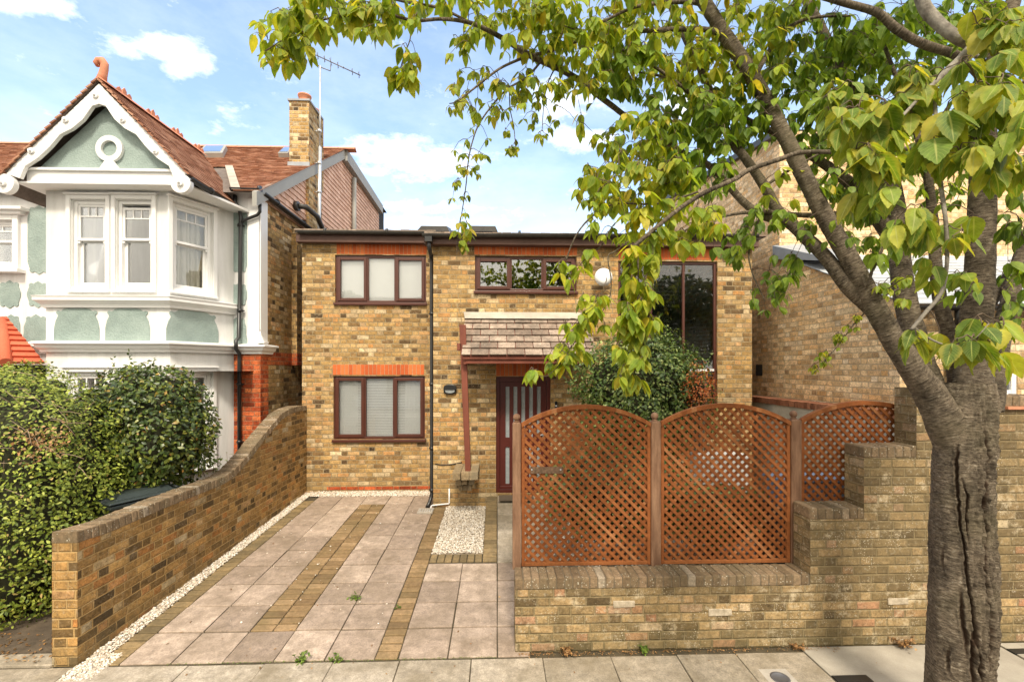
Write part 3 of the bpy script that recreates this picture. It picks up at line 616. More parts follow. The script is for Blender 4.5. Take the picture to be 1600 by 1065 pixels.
Sd = MB(); yb0 = PX(456, 500, XN).y; xbp = P(464, 500, yb0).x; zc0, zc1 = P(460, 562, yb0).z, P(460, 357, yb0).z
Sd.box(XE, xbp, yb0, yb0 + 1.6, zc0, zc1); Sd.hexa([(XE, yb0 + .3, zc0 - .4), (XE + .02, yb0 + .3, zc0 - .4), (XE + .02, yb0 + 1.4, zc0 - .4), (XE, yb0 + 1.4, zc0 - .4)], [(XE, yb0, zc0), (xbp, yb0, zc0), (xbp, yb0 + 1.6, zc0), (XE, yb0 + 1.6, zc0)])
obj('chimney_breast', Sd, B_side, nb)
Rb = MB(); zr0 = PX(420, 549, XN).z; Rb.box(XE, XE + .008, DN + .03, 16, zr0 - .25, zr0); Rb.box(XE, xbp + .006, yb0 - .006, yb0 + 1.61, zr0 - .25, zr0)
FN.box(Rb, *[FN.px(367, 600)[0], FN.w + .0], 0, zba, 0, .03); Rb.box(XE, XE + .03, DN - .03, DN + .25, 0, zba)
obj('red_brick_band', Rb, B_red, nb)
# mouldings swept round the bay
def sweep(mb, pts, prof):
    rows = []
    n = len(pts)
    for k in range(n):
        p = Vector(pts[k]).to_2d() if len(pts[k]) > 2 else Vector(pts[k])
        d0 = (Vector(pts[k]) - Vector(pts[k - 1])).normalized() if k else None; d1 = (Vector(pts[k + 1]) - Vector(pts[k])).normalized() if k < n - 1 else None
        n0 = Vector((d0.y, -d0.x)) if d0 else None; n1 = Vector((d1.y, -d1.x)) if d1 else None
        if n0 and n1: m = (n0 + n1).normalized(); m = m / m.dot(n0)
        else: m = n0 or n1
        rows.append([Vector((p.x + m.x * o_, p.y + m.y * o_, z)) for o_, z in prof])
    for r0, r1 in zip(rows, rows[1:]):
        for k in range(len(prof) - 1): mb.quad(r0[k], r1[k], r1[k + 1], r0[k + 1])
    mb.quad(*rows[0]); mb.quad(*rows[-1][::-1])
bayline = [(b0 - dx, DN), (b0, DB), (b1, DB), (b2.x, DN)]
fullline = [(XN - 9, DN), (b0 - dx, DN), (b0, DB), (b1, DB), (b2.x, DN), (XN, DN), (XN, DN + .35)]
Mo = MB()
zs = FB.px(200, 464)[1]; h = .17
sweep(Mo, bayline, [(0, zs - h), (.05, zs - h), (.06, zs - h * .75), (.10, zs - h * .55), (.135, zs - h * .4), (.135, zs - .03), (.15, zs), (0, zs + .03)])
zc = FB.px(200, 534)[1]; h = .16
sweep(Mo, fullline, [(0, zc - h), (.06, zc - h), (.07, zc - h * .8), (.11, zc - h * .6), (.12, zc - h * .3), (.17, zc - h * .22), (.17, zc - .01), (.14, zc), (0, zc + .02)])
def trim(f, r, w=.09, t=.035, hood=True):
    u0, u1, z0, z1 = r
    f.box(Mo, u0 - w, u0 - .012, z0 - .02, z1 + w, 0, t); f.box(Mo, u1 + .012, u1 + w, z0 - .02, z1 + w, 0, t); f.box(Mo, u0 - .012, u1 + .012, z1 + .012, z1 + w, 0, t)
    if hood: f.box(Mo, u0 - w - .02, u1 + w + .02, z1 + w, z1 + w + .03, 0, t + .03); f.box(Mo, u0 - w, u1 + w, z0 - .05, z0 - .02, 0, t + .03)
for f, r in ((FB, BT), (FB, BT2), (FC, CT), (FB, LB), (FB, LB2), (FC, LC)): trim(f, r, .075)
trim(FN, wL, .11, .05); u0, u1, z0, z1 = wL; FN.box(Mo, u0 - .3, u1 + .28, z1 + .16, z1 + .21, 0, .17); FN.box(Mo, u0 - .22, u1 + .2, z1 + .1, z1 + .16, 0, .10); FN.box(Mo, u0 - .2, u1 + .2, z0 - .1, z0 - .04, 0, .15)
# corner pilasters of the front
uE = FN.px(372, 400)[0]; FN.box(Mo, FN.px(388, 400)[0], FN.w + .02, zc, zeN - .05, 0, .03)
FN.box(Mo, FN.px(356, 400)[0], FN.px(361, 400)[0], zc, zeN - .05, 0, .02)
Mo.box(XN, XN + .03, DN - .03, DN + .22, zc - .02, zeN - .05)
cr = [FN.pt(FN.w + .02, zc + .02, .03)]
for k in range(7):
    t = k / 6; z = zc + .02 + .22 * t; o_ = .13 * (1 - t) ** 2; FN.box(Mo, FN.w, FN.w + .03 + o_, z, z + .037, .0, .03 + o_)
obj('mouldings', Mo, M_wpaint, nb, bevel=.006)
# sash windows
def sash(f, r, label=None, curtain=0.35, openv=0.0, side=0):
    u0, u1, z0, z1 = r; q = MB(); g = MB(); zm = z0 + (z1 - z0) * .56
    for a, b, c, d in ((u0, u0 + .05, z0, z1), (u1 - .05, u1, z0, z1)): f.box(q, a, b, c, d, -.14, -.03)
    f.box(q, u0 + .05, u1 - .05, z1 - .05, z1, -.14, -.032); f.box(q, u0 - .01, u1 + .01, z0 - .02, z0 + .04, -.14, .01)
    a, b = u0 + .05, u1 - .05
    zt = z1 - .05 - openv
    f.box(q, a, a + .035, zm, zt, -.08, -.045); f.box(q, b - .035, b, zm, zt, -.08, -.045); f.box(q, a + .035, b - .035, zt - .04, zt, -.08, -.046); f.box(q, a - .01, b + .01, zm - .01, zm + .03, -.08, -.03)
    zg = zt - .04 - (zt - zm) * .26
    f.box(q, a + .035, b - .035, zg - .011, zg + .011, -.075, -.05)
    for k in (1, 2): x = a + .035 + (b - a - .07) * k / 3; f.box(q, x - .010, x + .010, zg, zt - .04, -.074, -.051)
    f.box(q, a - .012, a + .03, zm - .05, zm - .01, -.08, -.04); f.box(q, b - .03, b + .012, zm - .05, zm - .01, -.08, -.04)
    f.box(q, a, a + .045, z0 + .04, zm - .01, -.12, -.085); f.box(q, b - .045, b, z0 + .04, zm - .01, -.12, -.085); f.box(q, a + .045, b - .045, z0 + .04, z0 + .12, -.12, -.086)
    f.box(q, a + .045, b - .045, zm - .03, zm + .0, -.12, -.087)
    o = obj('sash_window', q, M_wpaint, nb, bevel=.004, label=label)
    f.box(g, a + .03, b - .03, zm + .02, zt - .03, -.065, -.06); f.box(g, a + .04, b - .04, z0 + .11, zm - .02, -.105, -.10); obj('pane', g, M_glass, o)
    if curtain:
        C = MB(); W_ = u1 - u0
        spans = [(u0, u0 + W_ * curtain)] + ([(u1 - W_ * curtain, u1)] if side else [])
        for c0_, c1_ in spans:
            n = 36
            for k in range(n):
                x0, x1 = c0_ + (c1_ - c0_) * k / n, c0_ + (c1_ - c0_) * (k + 1) / n
                y0, y1 = -.19 + .025 * math.sin(k * .9) + .01 * math.sin(k * 2.3), -.19 + .025 * math.sin((k + 1) * .9) + .01 * math.sin((k + 1) * 2.3)
                C.quad(f.pt(x0, z0, y0), f.pt(x1, z0, y1), f.pt(x1, z1, y1), f.pt(x0, z1, y0))
        for i in range(len(C.f)): C.sm.add(i)
        obj('curtain', C, M_curt, o)
sash(FB, BT, 'upper sash window with a curtain on its left', .42); sash(FB, BT2, 'upper middle sash window, slightly open at the top', .12, .05); sash(FC, CT, 'upper right sash window with full pale curtains', .98)
sash(FB, LB, None, .3); sash(FB, LB2, None, .0); sash(FC, LC, 'lower right sash window beside the red brick pier', .0)
sash(FN, wL, 'small upper window at the left edge', .5)
I = MB(); I.quad((XN - 8.9, DN + .9, 0), (XN - .1, DN + .9, 0), (XN - .1, DN + .9, zeN), (XN - 8.9, DN + .9, zeN)); I.quad((b0 - .5, DB + .3, 2.55), (XN - .1, DB + .3, 2.55), (XN - .1, DN + .9, 2.55), (b0 - .5, DN + .9, 2.55)); obj('dark_room_backing', I, M_dark, nb)  # near-black sheets, the unlit rooms put into their colour
# sage stucco panels
def lobed(f, u0, u1, z0, z1, kind='full'):
    w, h = u1 - u0, z1 - z0; cx = (u0 + u1) / 2; e = min(.10, w * .26); pts = []
    def ear(cx_, cz_, a0, a1, r=e * .45, n=6): return [(cx_ + r * math.cos(math.radians(a0 + (a1 - a0) * k / n)), cz_ + r * math.sin(math.radians(a0 + (a1 - a0) * k / n))) for k in range(n + 1)]
    if kind == 'bay':
        pts = [(u0, z0), (u1, z0), (u1 - .005 * w, z0 + h * .4), (u1 - .04 * w, z0 + h * .62), (u1 - .09 * w, z0 + h * .76)]
        pts += ear(u1 - .095 * w, z1 - .13 * h, -80, 140, .032) + [(u1 - .17 * w, z1 - .08 * h), (u1 - .22 * w, z1 - .02 * h), (u1 - .30 * w, z1), (u0 + .30 * w, z1), (u0 + .22 * w, z1 - .02 * h), (u0 + .17 * w, z1 - .08 * h)]
        pts += ear(u0 + .095 * w, z1 - .13 * h, 40, 260, .032) + [(u0 + .09 * w, z0 + h * .76), (u0 + .04 * w, z0 + h * .62), (u0 + .005 * w, z0 + h * .4)]
    elif kind == 'full':
        pts = [(cx, z0 - .0)] + [(cx + w * .16, z0 + e * .4)] + ear(cx + w * .3, z0 + e * .8, -150, 30) + [(u1, z0 + e * 2.2), (u1, z1 - e * 2.2)] + ear(cx + w * .3, z1 - e * .8, -30, 150) + [(cx + w * .16, z1 - e * .4), (cx, z1), (cx - w * .16, z1 - e * .4)]
        pts += ear(cx - w * .3, z1 - e * .8, 30, 210) + [(u0, z1 - e * 2.2), (u0, z0 + e * 2.2)] + ear(cx - w * .3, z0 + e * .8, 150, 330) + [(cx - w * .16, z0 + e * .4)]
    else:
        pts = [(u0 - .03, z0), (u1 + .03, z0), (u1, z0 + h * .35), (u1, z1 - e * 2.2)] + ear(cx + w * .3, z1 - e * .8, -30, 150) + [(cx + w * .16, z1 - e * .4), (cx, z1), (cx - w * .16, z1 - e * .4)] + ear(cx - w * .3, z1 - e * .8, 30, 210) + [(u0, z1 - e * 2.2), (u0, z0 + h * .35)]
    q = MB(); f.poly(q, pts, -.002, .012); return obj('stucco_panel', q, M_green, nb)
zp0, zp1 = FB.px(200, 533)[1] + .0, FB.px(200, 482)[1]
for x0, x1 in ((85, 156), (165, 235)): lobed(FB, FB.px(x0, 510)[0], FB.px(x1, 510)[0], zp0, zp1, 'bay')
lobed(FC, FC.px(259, 510)[0], FC.px(341, 510)[0], zp0, zp1, 'bay')
for x0, x1, y0, y1, k in ((44, 79, 321, 429, 'full'), (43, 77, 439, 481, 'full'), (-2, 33, 438, 482, 'full'), (38, 76, 491, 537, 'foot'), (4, 32, 491, 537, 'foot'),
                       (363, 386, 323, 427, 'full'), (362, 386, 442, 479, 'full'), (358, 385, 495, 537, 'foot'), (-60, -14, 438, 482, 'full')):
    lobed(FN, *rF(FN, x0, x1, y0, y1), k)
# gable
GA = Fr((X_(-20, DG), DG), (X_(330, DG), DG))
apex = GA.px(160, 136); el = GA.px(12, 283); er = GA.px(292, 283)
q = MB(); gi = [GA.px(40, 268), GA.px(275, 268), GA.px(160, 158)]
GA.poly(q, gi, -.20, -.10); obj('gable_infill', q, M_green, nb)
q = MB(); a, b = GA.px(36, 283), GA.px(278, 283); GA.box(q, a[0], b[0], a[1] - .02, GA.px(160, 266)[1], -.2, -.05); GA.box(q, a[0], b[0], GA.px(160, 266)[1], GA.px(160, 262)[1], -.2, -.01)
c = GA.px(165, 229); seg = 40; ro, ri = .20, .118
for k in range(seg):
    t0, t1 = 2 * math.pi * k / seg, 2 * math.pi * (k + 1) / seg
    GA.poly(q, [(c[0] + ri * math.cos(t0), c[1] + ri * math.sin(t0)), (c[0] + ro * math.cos(t0), c[1] + ro * math.sin(t0)), (c[0] + ro * math.cos(t1), c[1] + ro * math.sin(t1)), (c[0] + ri * math.cos(t1), c[1] + ri * math.sin(t1))], -.10, -.05)
zb_ = GA.px(165, 262)[1]; GA.poly(q, [(c[0] - .15, zb_), (c[0] + .15, zb_), (c[0] + .06, c[1] - .18), (c[0] - .06, c[1] - .18)], -.10, -.052)
# soffit between bay head and gable
z1_ = a[1] - .02
q.hexa([(X_(22, DG), DG + .02, z1_), (X_(290, DG), DG + .02, z1_), (X_(300, DG) + .25, DN + .05, z1_ - .02), (X_(22, DG), DN + .05, z1_ - .02)], [(X_(22, DG), DG + .02, z1_ + .03), (X_(290, DG), DG + .02, z1_ + .03), (X_(300, DG) + .25, DN + .05, z1_ + .03), (X_(22, DG), DN + .05, z1_ + .03)])
obj('gable_frieze', q, M_wpaint, nb, bevel=.005)
def barge(pts_px):
    return [GA.px(*p) for p in pts_px]
q = MB()
def wavy(top, bot):                         # strip between an outer and a wavy inner edge
    n = len(top)
    for k in range(n - 1): GA.poly(q, [top[k], bot[k], bot[k + 1], top[k + 1]], 0, .06)
rt = [(160, 134), (178, 153), (198, 173), (218, 193), (238, 213), (258, 232), (274, 249), (288, 264), (296, 274)]
rb = [(160, 166), (170, 169), (184, 190), (200, 204), (217, 213), (232, 232), (250, 250), (268, 262), (276, 281)]
for T_, B_ in ((rt, rb), ([(320 - x * 1.0 - (x - 160) * .06, y + 0) for x, y in rt], [(320 - x - (x - 160) * .06, y) for x, y in rb])): wavy(barge(T_), barge(B_))
def disc(cx, cy, r, t0, t1, n=24):
    c = GA.px(cx, cy); GA.poly(q, [(c[0] + r * math.cos(2 * math.pi * k / n), c[1] + r * math.sin(2 * math.pi * k / n)) for k in range(n)], t0, t1)
for x in (288, 15): disc(x, 290, .145, .0, .085); disc(x, 290, .05, .085, .12, 14); disc(x, 290, .022, .12, .16, 10)
for x, y in ((155, 153), (197, 191), (248, 240), (109, 191), (56, 239)): disc(x, y, .045, .06, .085, 14); disc(x, y, .02, .085, .11, 10)
obj('bargeboard', q, M_wpaint, nb, bevel=.006)
q = MB()
for A0, A1 in ((GA.px(160, 129), GA.px(301, 278)), (GA.px(160, 129), GA.px(-8, 295))):
    A0, A1 = Vector(A0), Vector(A1); L_ = (A1 - A0).length; n = int(L_ / .105); d_ = (A1 - A0) / n; up_ = Vector((-d_.y, d_.x)).normalized(); up_ = up_ if up_.y > 0 else -up_
    for k in range(n):
        a_, b_ = A0 + d_ * k, A0 + d_ * (k + .94); GA.poly(q, [tuple(a_ - up_ * .012), tuple(b_ + up_ * .004), tuple(b_ + up_ * .03), tuple(a_ + up_ * .010)], .0, .10)
obj('verge_tiles', q, M_rooft, nb)
# roofs in real courses
def tiled(mb, A, B, C, D, gauge=.1, tw=.165, th=.014, over=.006):
    """roof slope: A,B bottom edge left/right, D,C top edge; courses of single tiles"""
    A, B, C, D = map(Vector, (A, B, C, D)); n = (B - A).cross(D - A).normalized()
    if n.z < 0: n = -n
    H = max((D - A).length, (C - B).length); rows = max(1, int(H / gauge))
    for r in range(rows):
        t0, t1 = r / rows, (r + 1) / rows + .12 / rows
        L0, R0, L1, R1 = A.lerp(D, t0), B.lerp(C, t0), A.lerp(D, min(t1, 1)), B.lerp(C, min(t1, 1))
        w = (R0 - L0).length; k = max(1, int(round(w / tw)))
        off = .5 if r % 2 else 0
        xs = [0] + [(i + off) / k for i in range(1 if not off else 0, k)] + [1]
        for a, b in zip(xs, xs[1:]):
            if b - a < .2 / k: continue
            g = min(.002 / max(w, .01), .02 / k); lift = n * (th + random.uniform(0, over))
            p = [L0.lerp(R0, a + g), L0.lerp(R0, b - g), L1.lerp(R1, b - g), L1.lerp(R1, a + g)]
            mb.hexa([p[0], p[1], p[2] - n * .004, p[3] - n * .004], [p[0] + lift, p[1] + lift, p[2] + n * .003, p[3] + n * .003])
apx = GA.pt(*GA.px(161, 128), .08); ridE_y = 9.3
eR = GA.pt(*GA.px(301, 277), .08); eL = GA.pt(*GA.px(-8, 294), .08)
ridge_end = Vector((apx.x, ridE_y, apx.z))
RM = MB()
yv = 8.35                                     # valley foot on the right
tiled(RM, eR, (eR.x, yv, eR.z), ridge_end, apx, .1)
tiled(RM, (eL.x, yv, eL.z), eL, apx, ridge_end, .1)
go = obj('gable_roof', RM, M_rooft, nb)
Fl_ = MB(); nn = .05
Fl_.quad(eR + Vector((0, 0, -.02)), (eR.x, 8.6, eR.z - .02), ridge_end + Vector((0, 0, -.02)), apx + Vector((0, 0, -.02))); Fl_.quad(eL + Vector((0, 0, -.02)), apx + Vector((0, 0, -.02)), ridge_end + Vector((0, 0, -.02)), (eL.x, 8.6, eL.z - .02))
obj('roof_felt', Fl_, M_felt, go)
RT = MB(); yy_ = apx.y
d = (ridge_end - apx)
k = 0.0
while k < d.length - .2:
    p = apx + d.normalized() * k; RT.prism([p + Vector((-.12, 0, -.06)), p + Vector((0, 0, .05)), p + Vector((.12, 0, -.06)), p + Vector((0, 0, .015))], d.normalized() * .29)
    if k > .25 and int(k / .3) % 2:
        for c_ in (0, .1, .2):
            h_ = .08 if c_ != .1 else .12; pp = p + d.normalized() * (c_ + .03) + Vector((-.01, 0, .03)); RT.prism([pp, pp + d.normalized() * .075, pp + d.normalized() * .075 + Vector((0, 0, h_ * .6)), pp + d.normalized() * .0375 + Vector((0, 0, h_)), pp + Vector((0, 0, h_ * .6))], (.02, 0, 0))
    k += .30
fp = [(158, 128), (160.5, 118), (163, 108), (163.5, 100), (160, 95), (154, 95), (151, 99), (153, 103)]
RT.tube([P(x, y, DG) for x, y in fp], [.07, .055, .05, .05, .052, .05, .045, .03], 16); c_ = P(154, 99, DG)
obj('ridge_crest', RT, M_terr, go)
# main roof
pk = PX(533, 233, XN); ev = PX(397, 300, XN); YP, ZP, YE, ZE = pk.y, pk.z, ev.y - .05, ev.z
XV = XN + .12
RM = MB(); xg = apx.x + .2
def zmain(y): return ZE + (ZP - ZE) * (y - YE) / (YP - YE)
# right of the valley: left edge follows the valley line
yint = YE + (apx.z - ZE) / (ZP - ZE) * (YP - YE)
tiled(RM, (eR.x + .05, YE, ZE), (XV, YE, ZE), (XV, yint, zmain(yint)), (apx.x + .1, yint, zmain(yint)), .1)
tiled(RM, (XN - 9.5, yint, zmain(yint)), (XV, yint, zmain(yint)), (XV, YP, ZP), (XN - 9.5, YP, ZP), .1)
tiled(RM, (XN - 9.5, YE, ZE), (eL.x + .3, YE, ZE), (apx.x - .1, yint, zmain(yint)), (XN - 9.5, yint, zmain(yint)), .1)
mo = obj('main_roof', RM, M_rooft, nb)
RT = MB(); x = XN - 9.5
while x < XV: RT.prism([(x, YP - .12, ZP - .04), (x, YP, ZP + .06), (x, YP + .12, ZP - .04), (x, YP, ZP + .0)], (.44, 0, 0)); x += .45
obj('ridge_tiles', RT, M_terr, mo)
RT = MB(); RT.quad((XN - 9.5, YE, ZE - .03), (XV, YE, ZE - .03), (XV, YP, ZP - .03), (XN - 9.5, YP, ZP - .03)); RT.quad((XN - 9.5, YP, ZP - .03), (XV, YP, ZP - .03), (XV, 17, ZP - .15), (XN - 9.5, 17, ZP - .15)); obj('underlay', RT, M_felt, mo)
# lead valley
q = MB(); A_ = Vector((eR.x + .02, YE, ZE + .03)); B_ = Vector((apx.x + .1, yint, zmain(yint) + .04)); q.quad(A_, A_ + Vector((.16, 0, 0)), B_ + Vector((.16, 0, 0)), B_); obj('valley_lead', q, M_conc, mo)
def roofwin(px0, px1, py0, py1):
    q = MB(); n_ = Vector((0, -(ZP - ZE), (YP - YE))).normalized(); out = []
    for px, py in ((px0, py1), (px1, py1), (px1 + 6, py0), (px0 + 10, py0)):
        d = rayd(px, py); o0 = Vector((0, YE, ZE)); t = (o0 - Vector((0, 0, CZ))).dot(n_) / d.dot(n_); out.append(Vector((0, 0, CZ)) + d * t)
    q.prism([p + n_ * .12 for p in out], -n_ * .12); o = obj('roof_light', q, M_grey, mo, bevel=.01)
    q = MB(); c = sum(out, Vector()) / 4; q.prism([c + (p - c) * .8 + n_ * .13 for p in out], -n_ * .008); obj('glazing', q, M_glassr, o)
roofwin(312, 350, 235, 247); roofwin(436, 452, 237, 247)
# tile-hung side above the eaves, grey verge boards
FSx = XN + .0
pr = PX(591, 322, XN)
def zb_side(y): return zeN - .02
HT = MB()
rows = int((ZP - zeN) / .115)
yD = pr.y
for r in range(rows + 1):
    z = zeN - .05 + r * .115
    ya = YE + max(0, (z - ZE + .06) / (ZP - ZE)) * (YP - YE) + .1; yb_ = yD
    y = ya
    while y < yb_:
        e = min(y + .17, yb_)
        ztop = min(z + .125, zmain(y) - .06) if y < YP else min(z + .125, ZP - .08)
        if ztop > z + .02: HT.hexa([(XN + .002, y + .002, z), (XN + .034, y + .002, z), (XN + .034, e - .002, z), (XN + .002, e - .002, z)], [(XN + .002, y + .002, ztop), (XN + .012, y + .002, ztop), (XN + .012, e - .002, ztop), (XN + .002, e - .002, ztop)])
        y += .172
obj('hung_tiles', HT, M_hung, nb)
q = MB(); q.quad((XN, YE + .2, zeN), (XN, 17, zeN), (XN, 17, ZP - .15), (XN, YP, ZP - .05)); obj('gable_backing', q, M_dark, nb)
VB = MB(); bh = .26
VB.hexa([(XN + .036, YE - .08, ZE - bh - .03), (XV - .005, YE - .08, ZE - bh - .03), (XV - .005, YP, ZP - bh), (XN + .036, YP, ZP - bh)], [(XN + .036, YE - .08, ZE - .04), (XV - .005, YE - .08, ZE - .04), (XV - .005, YP, ZP - .02), (XN + .036, YP, ZP - .02)])
zq = PX(588, 317, XN).z
VB.hexa([(XN + .036, YP + .002, ZP - bh * 1.2), (XV + .05, YP + .002, ZP - bh * 1.2), (XV + .05, yD, zq - bh * 1.1), (XN + .036, yD, zq - bh * 1.1)], [(XN + .036, YP + .002, ZP - .0), (XV + .05, YP + .002, ZP - .0), (XV + .05, yD, zq), (XN + .036, yD, zq)])
obj('verge_board', VB, M_grey, nb)
VB = MB(); VB.tube([(XV - .02, PX(548, 280, XN).y, PX(548, 278, XN).z), (XV - .02, PX(548, 280, XN).y, zeN - .3)], .06, 10); obj('soil_pipe', VB, M_grey, nb)
VB = MB(); p0 = PX(466, 322, XN + .1); VB.tube([p0, p0 + Vector((.12, .1, .02)), p0 + Vector((.2, .5, -.05)), p0 + Vector((.2, .9, -.3))], .055, 10); VB.tube([p0 + Vector((-.06, 0, 0)), p0 + Vector((.01, 0, 0))], .1, 12); obj('flue_pipe', VB, M_gut, nb)
# gutters and downpipe
ge = DN - .10
q = gutter(nb, (eR.x + .0, eR.y, eR.z - .03), (eR.x + .0, 8.1, eR.z - .06), .055, M_black); 
gutter(nb, (eR.x - .02, 8.02, zeN + .06), (XN + .1, 8.02, zeN + .05), .055, M_black)
gutter(nb, (XN - 9, 8.02, zeN + .06), (eL.x + .3, 8.02, zeN + .05), .055, M_black)
gutter(nb, (XN + .1, 8.1, zeN + .03), (XN + .1, 13, zeN + .0), .06, M_black)
q = MB(); yq = DN - .08
q.tube([P(367, 305, yq), P(367.5, 316, yq), P(374, 326, yq), P(376, 338, yq), P(376, 345, yq), P(375, 440, yq), P(373, 527, yq), P(369, 532, yq - .1), P(368.5, 545, yq - .1), P(374, 552, yq), P(374, 562, yq), P(374, 780, yq)], .032, 12)
q.tube([P(376, 348, yq), P(384, 343, yq), P(402, 336, yq), P(406, 331, yq), P(406, 318, yq)], .028, 10)
for py in (352, 485, 600, 690): p = P(375 if py < 520 else 374, py, yq); q.tube([p - Vector((0, 0, .03)), p + Vector((0, 0, .03))], .04, 12); q.box(p.x - .055, p.x + .055, p.y, p.y + .05, p.z - .012, p.z + .012)
obj('downpipe', q, M_black, nb)
# chimney
yc = PX(476, 300, XN).y; cx0, cx1 = P(452, 200, yc).x, P(482.5, 200, yc).x; yc1 = PX(503, 200, cx1).y
q = MB(); zt_ = Z_(467, 158, yc); zs_ = zmain(yc) - .2
q.box(cx0, cx1, yc, yc1, zs_, zt_); q.box(XN + .02, cx1 - .002, yc - .001, yc1, zeN - .9, zs_ + .05)
yc2 = PX(506, 250, cx1).y; q.box(cx0, cx1 - .04, yc1, yc1 + .2, zs_, Z_(503, 182, yc1))
ch = obj('chimney', q, B_chim, nb)
q = MB(); q.box(cx0 - .03, cx1 + .03, yc - .03, yc1 + .03, zt_, zt_ + .04); obj('capping', q, M_lead, ch); q = MB(); q.box(cx0 - .03, cx1 + .02, yc - .02, yc, zmain(yc) - .06, zmain(yc) + .09); obj('flashing', q, M_lead, ch)
q = MB(); q.lathe(((cx0 + cx1) / 2 + .03, yc + .22, zt_ + .03), [(.13, 0), (.115, .1), (.12, .14), (.13, .15), (.13, .18), (.145, .19), (.145, .22), (.11, .225), (.1, .1)], 20)
q.lathe(((cx0 + cx1) / 2 + .08, yc + .58, zt_ + .03), [(.11, 0), (.10, .06), (.12, .1), (.12, .12), (.09, .125)], 20); obj('chimney_pot', q, M_terr, ch)
ae = thing('tv_aerial', (cx1 + .08, yc + .3, zeN - .7), 'tall grey aerial mast strapped beside the brick chimney', 'aerial')
q = MB(); ya = yc + .3; xA = P(499, 300, ya).x; q.tube([(xA - .02, ya, zeN - .7), (P(500, 100, ya).x, ya, Z_(500, 230, ya))], .038, 10); q.tube([(P(499.5, 230, ya).x, ya, Z_(500, 230, ya)), (P(500.5, 100, ya).x, ya, Z_(500, 103, ya))], .02, 8)
for py in (205, 255, 300): p = P(499, py, ya); q.tube([p - Vector((0, 0, .03)), p + Vector((0, 0, .03))], .05, 10); q.tube([p, (cx1 - .02, ya, p.z)], .012, 6)
obj('mast', q, M_steel, ae)
q = MB(); q.tube([P(489, 93, ya), P(492, 99, ya), P(503, 106, ya), P(516, 111, ya), P(517, 101, ya)], .012, 6)
bA, bB = P(493, 86, ya), P(563, 118, ya); q.tube([bA, bB], .012, 6)
for t, l in ((.05, .22), (.2, .2), (.34, .26), (.5, .2), (.62, .06), (.82, .2), (.97, .2)):
    p = bA.lerp(bB, t); q.tube([p + Vector((0, 0, -l * .4)), p + Vector((0, 0, l * .4))], .006, 5); q.tube([p + Vector((.02, -l * .5, 0)), p + Vector((-.02, l * .5, 0))], .005, 5)
obj('antenna', q, M_dkmet, ae)
# entrance porch at the far left
ph = thing('entrance_porch', (X_(20, 7.4), 7.6, 0.1), 'red tiled hipped entrance porch behind the hedge at the left edge', 'porch')
q = MB(); yF = 6.9
ra, rb_, rc = P(-60, 497, 7.9), P(9, 493, 7.9), P(72, 568, yF); rd = P(-60, 568, yF)
tiled(q, P(14, 569, yF), P(74, 569, yF), rb_ + Vector((.05, 0, 0)), rb_ - Vector((.05, 0, 0)), .1, .9, .012) if False else None
tiled(q, (rd.x, yF, rd.z), (P(8, 568, yF).x, yF, rd.z), P(4, 497, 7.9), ra, .1)
A_, B_, C_ = P(10, 568, yF), P(70, 568, 7.25), P(9, 494, 7.95)
n = 9
for k in range(n):
    t0, t1 = k / n, (k + 1) / n
    p = [A_.lerp(C_, t0), B_.lerp(C_, t0), B_.lerp(C_, t1), A_.lerp(C_, t1)]; l = Vector((.03, -.04, .05)) * .5
    q.hexa(p, [p[0] + l * 1.3, p[1] + l * 1.3, p[2] + l * .2, p[3] + l * .2])
ro_ = obj('roof', q, M_roofp, ph)
q = MB(); q.tube([P(9, 566, yF - .03), P(6, 530, 7.4), P(4, 500, 7.88)], .07, 10); obj('hip_tiles', q, M_roofp, ro_)
q = MB(); q.box(P(-60, 570, 7.1).x, P(62, 570, 7.3).x, 7.0, 7.12, 2.45, rd.z - .02); q.box(P(55, 570, 7.3).x, P(62, 570, 7.3).x, 7.0, 8.1, 2.4, rd.z - .02); obj('fascia', q, M_black, ph)
q = MB(); q.box(P(-60, 570, 7.3).x, P(60, 570, 7.3).x, 7.3, 8.15, 0, 2.5); obj('wall', q, B_red, ph)

# ================================================================== RIGHT NEIGHBOUR
XR = P(1177, 500, 8.9).x
rn = thing('neighbour_house', (XR, 6, 0), 'pale stock brick house on the right behind the cherry tree', 'house')
v0 = PX(1105, 272, XR); v1 = PX(1232, 196, XR); yK = PX(1218, 385, XR).y
sl_ = (v1.z - v0.z) / (v1.y - v0.y)
zfar = v0.z + sl_ * (13.5 - v0.y); znear = v0.z + sl_ * (yK - v0.y)
q = MB(); q.quad((XR, 13.5, 0), (XR, yK, 0), (XR, yK, znear), (XR, 13.5, zfar)); q.quad((XR, yK, 1.5), (XR + 9, yK, 1.5), (XR + 9, yK, znear), (XR, yK, znear))
yN = 5.6
zk0 = PX(1218, 400, XR).z; zk1 = PX(1400, 470, XR).z; yk1 = PX(1400, 470, XR).y
zeR = zk0 + (zk1 - zk0) * (yN - yK) / (yk1 - yK)
q.quad((XR, yK, 0), (XR, yN, 0), (XR, yN, zeR), (XR, yK, zk0))
Fq = Fr((XR, yN), (XR + 8, yN)); wq = rF(Fq, 1530, 1590, 576, 618); 
Fq.wall(q, 0, 8, 0, zeR, [wq]); obj('wall', q, B_right, rn)
q = MB(); q.box(XR + .001, XR + 7.9, yK - .2, yK + 3, 0.1, zk0 - .3) if False else None; q.quad((XR + .1, yN + 1, 0), (XR + 7, yN + 1, 0), (XR + 7, yN + 1, zeR), (XR + .1, yN + 1, zeR)); obj('dark_room_backing', q, M_dark, rn)  # near-black sheet in place of the unlit room behind the window
q = MB(); u0, u1, z0, z1 = wq
